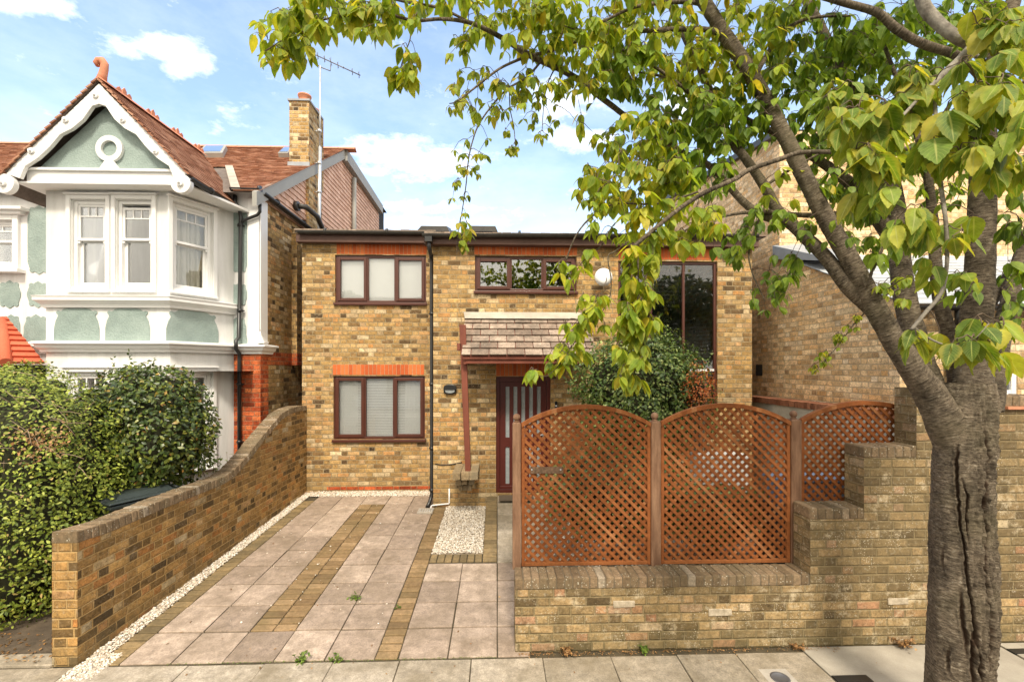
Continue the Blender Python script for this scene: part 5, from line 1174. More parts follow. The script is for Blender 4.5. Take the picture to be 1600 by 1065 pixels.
# ================================================================== LEAVES
def leaf_tpl(n=4, w=.30, fold=.10, curl=.12):
    ts = {3: [0, .35, .7, 1], 4: [0, .2, .5, .78, 1], 5: [0, .14, .34, .58, .8, 1]}[n]; V = []; UV = []
    prof = lambda t: w * math.sin(math.pi * min(1, t ** .72)) ** .85 * (1 - .18 * t) if t > 0 else 0.02
    for t in ts:
        hw = prof(t) if t < 1 else 0.004
        z = -curl * t * t
        for s in (-1, 0, 1): V.append((s * hw, t, z + (fold * abs(s) * hw / w * .6))); UV.append((.5 + s * .5, t))
    F = []
    for k in range(len(ts) - 1):
        b = 3 * k; F += [(b, b + 1, b + 4, b + 3), (b + 1, b + 2, b + 5, b + 4)]
    return np.array(V, float), np.array(F), np.array(UV, float)
def leaves(name, pos, dirs, nrm, size, mat, parent=None, org=None, tpl=None, wid=None, smooth=True):
    tv, tf_, tuv = tpl; n = len(pos)
    d = dirs / np.linalg.norm(dirs, axis=1, keepdims=True); nn = nrm - d * (nrm * d).sum(1, keepdims=True); nn /= np.linalg.norm(nn, axis=1, keepdims=True) + 1e-9; r = np.cross(d, nn)
    cur = RNG.uniform(.3, 1.7, (n, 1)); ww = RNG.uniform(.8, 1.2, (n, 1)) if wid is None else wid
    V = (tv[None, :, 0:1] * ww[:, None] * r[:, None] + tv[None, :, 1:2] * d[:, None] + (tv[None, :, 2:3] * cur[:, None]) * nn[:, None]) * size[:, None, None] + pos[:, None]
    F = (tf_[None] + (np.arange(n) * len(tv))[:, None, None]).reshape(-1, 4)
    UV = np.tile(tuv[tf_.ravel()], (n, 1))
    return npmesh(name, V.reshape(-1, 3), F, mat, parent, org, UV, smooth)
def leafmat(name, stops, trans=.45, rough=.45, spec=.35, vein=.35, tw=1.0, edge=None):
    m, nt = newmat(name); g = nd(nt, 'ShaderNodeNewGeometry'); tc = nd(nt, 'ShaderNodeTexCoord')
    c = ramp(nt, g.outputs['Random Per Island'], stops)
    a = nd(nt, 'ShaderNodeTexNoise', {'Vector': tc.outputs['Object'], 'Scale': 30, 'Detail': 4}); big = nd(nt, 'ShaderNodeTexNoise', {'Vector': tc.outputs['Object'], 'Scale': 2.2, 'Detail': 3})
    c = mixc(nt, 1.0, c, ramp(nt, a.outputs[0], ((.3, .75), (.7, 1.3))), 'MULTIPLY'); c = mixc(nt, 1.0, c, ramp(nt, big.outputs[0], ((.3, .75), (.7, 1.3))), 'MULTIPLY')
    s = nd(nt, 'ShaderNodeSeparateXYZ', {0: tc.outputs['UV']}); u = ma(nt, 'ABSOLUTE', ma(nt, 'SUBTRACT', s.outputs[0], .5))
    mid = ramp(nt, u, ((.015, 1), (.05, 0))); vv = ma(nt, 'FRACT', ma(nt, 'MULTIPLY', ma(nt, 'SUBTRACT', s.outputs[1], ma(nt, 'MULTIPLY', u, .55)), 9.0))
    vn = ramp(nt, ma(nt, 'ABSOLUTE', ma(nt, 'SUBTRACT', vv, .5)), ((.40, 0), (.5, 1)))
    f = ma(nt, 'MULTIPLY', ma(nt, 'MAXIMUM', mid, ma(nt, 'MULTIPLY', vn, .5)), vein); c = mixc(nt, f, c, (.52, .55, .16))
    if edge: c = mixc(nt, ma(nt, 'MULTIPLY', ramp(nt, ma(nt, 'ADD', ma(nt, 'MULTIPLY', u, 1.4), ma(nt, 'MULTIPLY', a.outputs[0], .8)), ((.7, 0), (1.2, 1))), ma(nt, 'MULTIPLY', ma(nt, 'FRACT', ma(nt, 'MULTIPLY', g.outputs['Random Per Island'], 17.3)), .55)), c, edge)
    p = nd(nt, 'ShaderNodeBsdfPrincipled', {'Base Color': c, 'Roughness': rough, 'Specular IOR Level': spec})
    hb = ma(nt, 'SUBTRACT', ma(nt, 'MULTIPLY', a.outputs[0], .3), ma(nt, 'MULTIPLY', vn, .6)); b = nd(nt, 'ShaderNodeBump', {'Height': hb, 'Strength': .35, 'Distance': .002}); nt.links.new(b.outputs[0], p.inputs['Normal'])
    tcol = mixc(nt, 1.0, c, (1.25 * tw, 1.15 * tw, .45 * tw), 'MULTIPLY')
    t = nd(nt, 'ShaderNodeBsdfTranslucent', {'Color': tcol}); x = nd(nt, 'ShaderNodeMixShader', {0: trans, 1: p.outputs[0], 2: t.outputs[0]}); nd(nt, 'ShaderNodeOutputMaterial', {0: x.outputs[0]}); return m
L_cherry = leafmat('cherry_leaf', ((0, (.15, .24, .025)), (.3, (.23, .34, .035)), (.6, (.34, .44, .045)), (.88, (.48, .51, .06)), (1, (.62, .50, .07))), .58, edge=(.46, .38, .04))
L_dark = leafmat('shaded_cherry_leaf', ((0, (.09, .17, .02)), (.5, (.17, .27, .033)), (1, (.27, .37, .045))), .54)  # darker copy of the leaf green, crown shade put into its colour
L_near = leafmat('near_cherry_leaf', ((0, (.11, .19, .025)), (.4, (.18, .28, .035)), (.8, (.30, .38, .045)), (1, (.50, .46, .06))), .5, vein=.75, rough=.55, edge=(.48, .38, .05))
L_hedge = leafmat('hedge_leaf', ((0, (.06, .10, .014)), (.4, (.16, .21, .028)), (.75, (.30, .35, .05)), (.95, (.36, .40, .07)), (1, (.42, .28, .12))), .16, vein=.1)
L_bush = leafmat('camellia_leaf', ((0, (.018, .04, .008)), (.4, (.042, .075, .013)), (.75, (.10, .14, .023)), (.96, (.26, .28, .05)), (1, (.40, .17, .05))), .22, rough=.3, spec=.5, vein=.15)
L_shrub = leafmat('shrub_leaf', ((0, (.03, .07, .014)), (.5, (.08, .14, .03)), (.85, (.19, .26, .06)), (1, (.40, .44, .16))), .25, rough=.35, spec=.5, vein=.15)
L_red = leafmat('autumn_leaf', ((0, (.30, .05, .02)), (.5, (.48, .13, .04)), (1, (.55, .26, .10))), .35)
L_weed = leafmat('weed_leaf', ((0, (.06, .12, .02)), (1, (.2, .3, .05))), .4)
L_dead = leafmat('dead_leaf', ((0, (.12, .06, .025)), (.6, (.28, .13, .05)), (1, (.42, .26, .12))), .1)
M_twig = plain('twig_bark', (.12, .085, .055), .85, .3, 20, .4)
M_lbark_ = plain('dry_twig', (.30, .22, .15), .9, .3, 20, .3)
M_core = plain('dark_core_fill', (.030, .032, .014), 1.0, .4, 12, .8, 40)  # near-black, for the shaded inside of the shrubs
T3, T4, T5 = leaf_tpl(3), leaf_tpl(4), leaf_tpl(5)
def leaf_near(n=16, w=.31):
    V, UV, F = [], [], []
    for k in range(n + 1):
        t = k / n; hw = w * math.sin(math.pi * min(1, t ** .72)) ** .85 * (1 - .18 * t) if 0 < t < 1 else .006
        hw *= 1 + (.05 if k % 2 else -.03)
        for s in (-1, -.5, 0, .5, 1): V.append((s * hw, t + (.02 if k % 2 and abs(s) == 1 else 0), -.16 * t * t + .05 * abs(s) * (hw / w) + .012 * math.sin(t * 16) * abs(s))); UV.append((.5 + s * .5, t))
    for k in range(n):
        for i in range(4): b = 5 * k + i; F.append((b, b + 1, b + 6, b + 5))
    return np.array(V, float), np.array(F), np.array(UV, float)
TN = leaf_near()
def lumpy(p, s, f=1.0): return noise.noise(Vector(p) * f + Vector((s, s * 2, 0)))
def shrub(name, label, cat, cen, rad, n, lsize, mat, base, seed, boxy=2.0, amp=.12, fr=2.5, droop=.2, sprigs=0, core=.82, group=None, zcut=None, shell=.25, mat2=None):
    root = thing(name, base, label, cat, group); cen = Vector(cen)
    u = RNG.normal(size=(n, 3)); u /= np.linalg.norm(u, axis=1, keepdims=True)
    def surf(d):
        k = 1 / ((abs(d[0]) ** boxy + abs(d[1]) ** boxy + abs(d[2]) ** boxy) ** (1 / boxy)); return k * (1 + amp * lumpy(d, seed, fr) + amp * .7 * lumpy(d, seed + 9, fr * 3.2) + amp * .35 * lumpy(d, seed + 3, fr * 8))
    R = np.array([surf(d) for d in u]); t = 1 - shell * RNG.power(1.2, n) * RNG.random(n) ** .6 * .9
    out = RNG.random(n) < .06; t = np.where(out, t + RNG.random(n) * .05, t)
    pos = u * (R * t)[:, None] * np.array(rad) + np.array(cen)
    if zcut is not None: ok = pos[:, 2] > zcut; pos, u = pos[ok], u[ok]
    n = len(pos); nrm = u + RNG.normal(0, .55, (n, 3)) + np.array([0, -.15, .45]); d = np.cross(nrm, RNG.normal(size=(n, 3))) + u * .35 + np.array([0, 0, -droop])
    sz = lsize * RNG.uniform(.6, 1.25, n)
    if sprigs:
        ex = []
        for _ in range(sprigs):
            k = RNG.integers(n); p0 = pos[k]; dr = u[k] * .6 + np.array([0, 0, .9]) + RNG.normal(0, .2, 3); dr /= np.linalg.norm(dr); L = RNG.uniform(.12, .3)
            for s in np.linspace(.1, 1, 10): ex.append((p0 + dr * L * s, dr * .5 + RNG.normal(0, .6, 3)))
        pos = np.concatenate([pos, [e[0] for e in ex]]); d = np.concatenate([d, [e[1] for e in ex]]); nrm = np.concatenate([nrm, RNG.normal(0, 1, (len(ex), 3)) + [0, 0, .6]]); sz = np.concatenate([sz, lsize * RNG.uniform(.5, .9, len(ex))])
    o = leaves('foliage', pos, d, nrm, sz, mat, root, tpl=T3)
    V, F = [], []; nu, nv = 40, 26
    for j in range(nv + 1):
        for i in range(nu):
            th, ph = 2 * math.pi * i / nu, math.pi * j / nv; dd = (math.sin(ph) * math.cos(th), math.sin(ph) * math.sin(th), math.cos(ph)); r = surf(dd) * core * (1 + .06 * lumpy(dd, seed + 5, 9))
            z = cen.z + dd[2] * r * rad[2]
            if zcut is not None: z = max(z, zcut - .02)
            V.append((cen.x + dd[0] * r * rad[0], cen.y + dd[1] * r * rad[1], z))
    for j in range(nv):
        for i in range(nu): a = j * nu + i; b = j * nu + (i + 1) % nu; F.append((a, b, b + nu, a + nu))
    npmesh('dark_core', np.array(V), np.array(F), M_core, root, smooth=True)  # closed dark hull blocks the view through, inner shade put into its colour
    q = MB()
    for k in range(7):
        p0 = Vector(base) + Vector((random.uniform(-.1, .1), random.uniform(-.05, .05), -.02)); e = cen + Vector([random.uniform(-.5, .5) * r for r in rad]); q.tube([p0, p0.lerp(e, .5) + Vector((0, 0, -.05)), e], [.025, .018, .008], 6)
    obj('stems', q, M_twig, root); return root
hg = shrub('hedge', 'big clipped green hedge filling the left edge in front of the white house', 'hedge', (-6.05, 5.05, 1.20), (1.72, .88, 1.46), 46000, .039, L_hedge, (-6.0, 5.0, 0.0), 1.3, boxy=3.2, amp=.09, fr=2.2, zcut=.02, core=.88, shell=.16)
pc_h = [P(RNG.normal(62, 24), RNG.normal(690, 17), RNG.uniform(4.14, 4.30)) for _ in range(230)]
leaves('foliage', np.array([tuple(p) for p in pc_h]), RNG.normal(size=(230, 3)), RNG.normal(0, .6, (230, 3)) + [0, -1, .3], RNG.uniform(.018, .042, 230), L_dead, hg, tpl=T3)
q = MB()
for k in range(34):
    p = P(random.gauss(80, 38), random.gauss(675, 40), random.uniform(4.12, 4.2)); d_ = Vector((random.uniform(-1, 1), -.2, random.uniform(-.3, .8))).normalized(); q.tube([p, p + d_ * .07 + Vector((0, 0, .01)), p + d_ * random.uniform(.12, .22)], [.003, .0025, .0015], 4)
tag(obj('stems', q, M_lbark_, hg), kind='stuff')
shrub('camellia_bush', 'rounded glossy bush growing in front of the white bay window', 'bush', P(228, 672, 5.9), (.82, .62, .84), 9500, .062, L_bush, (P(228, 672, 5.9).x, 5.9, .05), 4.1, amp=.14, core=.80, shell=.24, sprigs=12)
shrub('evergreen_shrub', 'dense dark green shrub growing against the house behind the trellis', 'shrub', P(1006, 622, 6.95), (1.06, .55, 1.10), 15000, .058, L_shrub, (P(1002, 640, 6.95).x, 6.95, .15), 6.6, amp=.34, sprigs=110, core=.70, shell=.34, fr=1.7)
shrub('low_shrub', 'low bushy green shrub close behind the left trellis panel', 'shrub', P(960, 770, 5.7), (.95, .5, .6), 5000, .05, L_shrub, (P(960, 770, 5.7).x, 5.7, .12), 8.6, amp=.2, sprigs=20, core=.8)
shrub('low_shrub', 'low bushy green shrub behind the middle trellis post', 'shrub', P(1110, 800, 5.6), (.75, .4, .4), 3000, .05, L_shrub, (P(1110, 800, 5.6).x, 5.6, .12), 2.6, amp=.2, sprigs=12, core=.8)
shrub('autumn_shrub', 'small rust-red shrub beside the dark green shrub under the tall window', 'shrub', P(1092, 612, 6.6), (.26, .22, .42), 800, .042, L_red, (P(1092, 612, 6.6).x, 6.6, .15), 3.2, boxy=1.7, amp=.55, core=.35, shell=.8, sprigs=24)
def stemplant(name, label, base, n, h, lean, lsize, mat, cat='plant', per=16, r=.004, group=None):
    root = thing(name, base, label, cat, group); q = MB(); pos, d, nr = [], [], []
    for k in range(n):
        a = random.uniform(0, 6.283); e = Vector((math.cos(a) * lean * random.uniform(.3, 1), math.sin(a) * lean * random.uniform(.3, 1), h * random.uniform(.6, 1))); b = Vector(base) + Vector((random.uniform(-.04, .04), random.uniform(-.04, .04), 0))
        pts = [b + Vector((e.x * t * t, e.y * t * t, e.z * t)) for t in (0, .3, .6, 1)]; q.tube(pts, [r, r * .8, r * .6, r * .3], 5)
        for i in range(per):
            t = random.uniform(.15, 1); p = b + Vector((e.x * t * t, e.y * t * t, e.z * t)); pos.append(p); d.append((random.uniform(-1, 1), random.uniform(-1, 1), random.uniform(-.3, .6))); nr.append((random.gauss(0, .4), random.gauss(0, .4), 1))
    leaves('foliage', np.array([tuple(p) for p in pos]), np.array(d), np.array(nr), lsize * RNG.uniform(.6, 1.2, len(pos)), mat, root, tpl=T3); obj('stems', q, M_twig, root); return root
stemplant('buddleia', 'wispy grey-green buddleia sprouting beside the red brick pier', (P(338, 740, 6.6).x, 6.6, .1), 9, 1.35, .35, .075, L_weed, 'plant', 34, .006)
stemplant('buddleia', 'small leggy weed at the foot of the black downpipe of the white house', (P(362, 700, 7.6).x, 7.6, .1), 5, 1.2, .25, .06, L_weed, 'plant', 24, .006)
for i, (px, py, n, h, le, ls, m_, lab) in enumerate(((553, 936, 7, .04, .09, .028, L_weed, 'tuft of green weed growing in a joint near the middle of the drive'),
        (472, 1031, 9, .05, .10, .030, L_weed, 'green weed in the joint where the drive meets the pavement'), (524, 1034, 6, .04, .06, .026, L_weed, 'tiny green weed beside the larger tuft at the foot of the drive'),
        (1002, 1010, 9, .06, .09, .032, L_weed, 'bright green weed at the foot of the low front wall'), (882, 1007, 14, .06, .14, .026, L_dead, 'clump of brown dried weed at the left end of the front wall'),
        (1385, 990, 14, .09, .14, .030, L_dead, 'clump of dead brown leaves against the wall left of the tree'), (1235, 1000, 8, .03, .12, .028, L_dead, 'dark mossy debris at the foot of the wall step'),
        (622, 950, 4, .02, .04, .016, L_weed, 'tiny weed beside the right brick strip'))):
    g_ = G(px, py); stemplant('weed', lab, (g_.x, min(g_.y, 4.07) if py > 960 and px > 800 else g_.y, g_.z), n, h, le, ls, m_, 'weed', 12, .0015, 'weeds and dead tufts in the joints')
# leaf litter
def _mk(): pass
def litter(name, pts, size, mat, label):
    n = len(pts); o = leaves(name, np.array(pts), RNG.normal(size=(n, 3)) * [1, 1, .15], RNG.normal(0, .3, (n, 3)) + [0, 0, 1], size * RNG.uniform(.5, 1.2, n), mat, None, tuple(np.array(pts).mean(0)), T3); return tag(o, label, 'leaf litter', kind='stuff')
litter('leaf_litter', [(RNG.uniform(-5.6, -3.9), RNG.uniform(4.05, 4.5), .03) for _ in range(260)], .035, L_dead, 'dead leaves under the left hedge')
litter('leaf_litter', [(RNG.uniform(.2, 3.2), 4.08 - abs(RNG.normal(0, .025)), .006) for _ in range(420)] + [(RNG.uniform(-3, 4), RNG.uniform(3.3, 4.1), .006) for _ in range(50)], .018, L_dead, 'small dead leaves along the foot of the front wall')
litter('leaf_litter', [(RNG.uniform(-3.2, .3), RNG.uniform(3.3, 8.2), 0) for _ in range(70)] and [(x, y, gz(max(y, 4.06)) + .006) for x, y in zip(RNG.uniform(-3.2, .3, 70), RNG.uniform(3.3, 8.2, 70))], .03, L_dead, 'scattered dry leaves on the drive and pavement')
litter('moss', [(RNG.uniform(-2.9, .0), 4.035 + RNG.normal(0, .008), .003) for _ in range(500)], .010, L_weed, 'moss in the joint between drive and pavement')
# ================================================================== CHERRY TREE
def barkmat():
    m, nt = newmat('cherry_bark'); tc = nd(nt, 'ShaderNodeTexCoord'); uv = tc.outputs['UV']
    mp = nd(nt, 'ShaderNodeMapping', {0: uv, 'Scale': (20, 78, 1)}).outputs[0]
    a = nd(nt, 'ShaderNodeTexNoise', {'Vector': mp, 'Scale': 1.0, 'Detail': 8, 'Roughness': .75, 'Distortion': .15})
    b = nd(nt, 'ShaderNodeTexNoise', {'Vector': nd(nt, 'ShaderNodeMapping', {0: uv, 'Scale': (45, 170, 1)}).outputs[0], 'Scale': 1.0, 'Detail': 4, 'Roughness': .6})
    c = nd(nt, 'ShaderNodeTexNoise', {'Vector': tc.outputs['Object'], 'Scale': 7, 'Detail': 8, 'Roughness': .75})
    col = ramp(nt, a.outputs[0], ((.36, (.035, .027, .019)), (.46, (.125, .097, .068)), (.58, (.21, .17, .12)), (.68, (.40, .35, .27))))
    col = mixc(nt, 1.0, col, ramp(nt, c.outputs[0], ((.36, .42), (.62, 1.25))), 'MULTIPLY')
    l = nd(nt, 'ShaderNodeTexNoise', {'Vector': tc.outputs['Object'], 'Scale': 28, 'Detail': 6, 'Roughness': .7}); col = mixc(nt, ramp(nt, l.outputs[0], ((.60, 0), (.72, .55))), col, (.38, .36, .28))
    g = nd(nt, 'ShaderNodeTexNoise', {'Vector': tc.outputs['Object'], 'Scale': 2.2, 'Detail': 6}); col = mixc(nt, ramp(nt, g.outputs[0], ((.5, 0), (.75, .5))), col, (.15, .13, .07))
    at = nd(nt, 'ShaderNodeAttribute', attribute_name='fissure'); col = mixc(nt, ma(nt, 'MULTIPLY', at.outputs['Fac'], .85), col, (.055, .03, .018))
    h = ma(nt, 'ADD', ma(nt, 'MULTIPLY', a.outputs[0], 1.6), ma(nt, 'ADD', ma(nt, 'MULTIPLY', b.outputs[0], .35), ma(nt, 'MULTIPLY', l.outputs[0], .4)))
    finish(nt, col, .85, h, .9, .012, .2); return m
M_bark = barkmat()
M_lbark = plain('lichen_grey_twig', (.16, .13, .10), .85, .4, 22, .9, 70, col2=(.34, .31, .25))
TX, TY = P(1504, 800, 3.0).x, 3.0
tree = thing('cherry_tree', (TX, TY, 0), 'large cherry tree with cracked grey-brown bark and yellowing leaves on the pavement', 'tree')
# trunk with lenticels and deep fissures
nz, na = 420, 200; V = []; fis = []
prof_ = [(-.05, .25, 1503), (.12, .205, 1503), (.5, .184, 1502), (1.0, .181, 1502), (1.5, .174, 1503), (1.9, .166, 1504), (2.15, .165, 1506), (2.32, .168, 1506), (2.5, .14, 1512)]
def pz(z):
    for a, b in zip(prof_, prof_[1:]):
        if z <= b[0]: t = (z - a[0]) / (b[0] - a[0]); return a[1] + (b[1] - a[1]) * t, a[2] + (b[2] - a[2]) * t
    return prof_[-1][1:]
fpaths = [([(2.12, 1497), (1.95, 1494), (1.75, 1497), (1.55, 1500), (1.4, 1508), (1.2, 1512), (1.0, 1522), (.8, 1528), (.6, 1536), (.3, 1545)], .012, .035),
          ([(2.25, 1540), (2.0, 1546), (1.8, 1541), (1.65, 1538), (1.5, 1546), (1.3, 1540), (1.0, 1550), (.6, 1552)], .010, .028),
          ([(1.15, 1500), (.95, 1503), (.8, 1510), (.65, 1512)], .018, .03), ([(.75, 1484), (.62, 1480), (.5, 1486)], .016, .035), ([(1.9, 1500), (1.75, 1512), (1.6, 1510), (1.4, 1515)], .009, .03), ([(.95, 1530), (.8, 1522), (.6, 1520), (.4, 1530)], .02, .04), ([(1.4, 1472), (1.25, 1470), (1.18, 1474)], .010, .02)]
H = 2.5
for j in range(nz + 1):
    z = -.05 + (H + .05) * j / nz; r0, cxp = pz(z); cx = X_(cxp, TY)
    for i in range(na):
        th = 2 * math.pi * i / na; c, s = math.cos(th), math.sin(th)
        n1_ = noise.noise(Vector((c * 1.2, s * 1.2, z * 1.3))) * .016 + noise.noise(Vector((c * 2.6, s * 2.6, z * 3.1 + 5))) * .008
        ln = noise.noise(Vector((c * 2.2, s * 2.2, z * 48))) * .0045 + noise.noise(Vector((c * 5, s * 5, z * 110))) * .002
        vx = cx + c * r0; vy = TY + s * r0; facing = -(c * .72 + s * .70); xpix = proj((vx, vy, z))[0]
        rough_side = max(0, min(1, (xpix - cxp - 2) / 26)) if facing > -.2 else .5
        rg = rough_side * (abs(noise.noise(Vector((c * 7, s * 7, z * 4.2)))) * .035 + noise.noise(Vector((c * 16, s * 16, z * 22))) * .014 + noise.noise(Vector((c * 34, s * 34, z * 40))) * .005)
        r = r0 + n1_ + ln * (1 - .4 * rough_side) - .006 + rg - .012 * rough_side; f_ = 0
        if facing > -.05:
            for path, wd, dp in fpaths:
                if path[-1][0] <= z <= path[0][0]:
                    for (za, xa_), (zb3, xb3) in zip(path, path[1:]):
                        if zb3 <= z <= za:
                            xc = xa_ + (xb3 - xa_) * (za - z) / (za - zb3) + noise.noise(Vector((z * 22, xa_, 0))) * 3.0
                            e = min(1, (path[0][0] - z) * 6, (z - path[-1][0]) * 6) ; wpx = wd * FPX / 2.3 * (.6 + .5 * noise.noise(Vector((z * 9, xa_, 1)))+ .2)
                            d_ = abs(xpix - xc) / max(wpx, .6)
                            if d_ < 1: k = (1 - d_ * d_) * e; r -= dp * k; f_ = max(f_, min(1, k * 1.6))
                            elif d_ < 2: r += .010 * (1 - abs(d_ - 1.4) / .6) * e if abs(d_ - 1.4) < .6 else 0
        V.append((cx + c * r, TY + s * r, z)); fis.append(f_)
F = []; UV = []
for j in range(nz):
    for i in range(na):
        a, b = j * na + i, j * na + (i + 1) % na; F.append((a, b, b + na, a + na)); u0, u1 = i / na * 1.6, (i + 1) / na * 1.6; v0_, v1_ = j / nz * (H + .05), (j + 1) / nz * (H + .05); UV += [(u0, v0_), (u1, v0_), (u1, v1_), (u0, v1_)]
tro = npmesh('trunk', np.array(V), np.array(F), M_bark, tree, UV=np.array(UV), smooth=True)
at = tro.data.attributes.new('fissure', 'FLOAT', 'POINT'); at.data.foreach_set('value', np.array(fis, np.float32))
def cr_(pts, n=7):                            # Catmull-Rom through (Vector, r)
    out = []
    for k in range(len(pts) - 1):
        p0, p1, p2, p3 = pts[max(k - 1, 0)], pts[k], pts[k + 1], pts[min(k + 2, len(pts) - 1)]
        for i in range(n):
            t = i / n; f = lambda a, b, c, d: .5 * (2 * b + (c - a) * t + (2 * a - 5 * b + 4 * c - d) * t * t + (3 * b - a - 3 * c + d) * t ** 3)
            out.append((f(p0[0], p1[0], p2[0], p3[0]), p1[1] + (p2[1] - p1[1]) * t))
    out.append(pts[-1]); return out
SK = []                                       # skeleton nodes for twigs
def limb(pts, seg=14, n=8, mat=None, add=True, wob=1.0):
    P3 = [(P(x, y, D), rp * D / FPX * math.cos(math.atan(abs(x - 777) / FPX))) for x, y, D, rp in pts]; c = cr_(P3, n); q = MB()
    def dsp(c_, s_, L, r): return (noise.noise(Vector((c_ * 1.3, s_ * 1.3, L * 40))) * .04 + noise.noise(Vector((c_, s_, L * 7))) * .07) * wob
    q.tube([a for a, _ in c], [b for _, b in c], seg, True, dsp)
    if add:
        for a, b in c: SK.append((a, b))
    return q
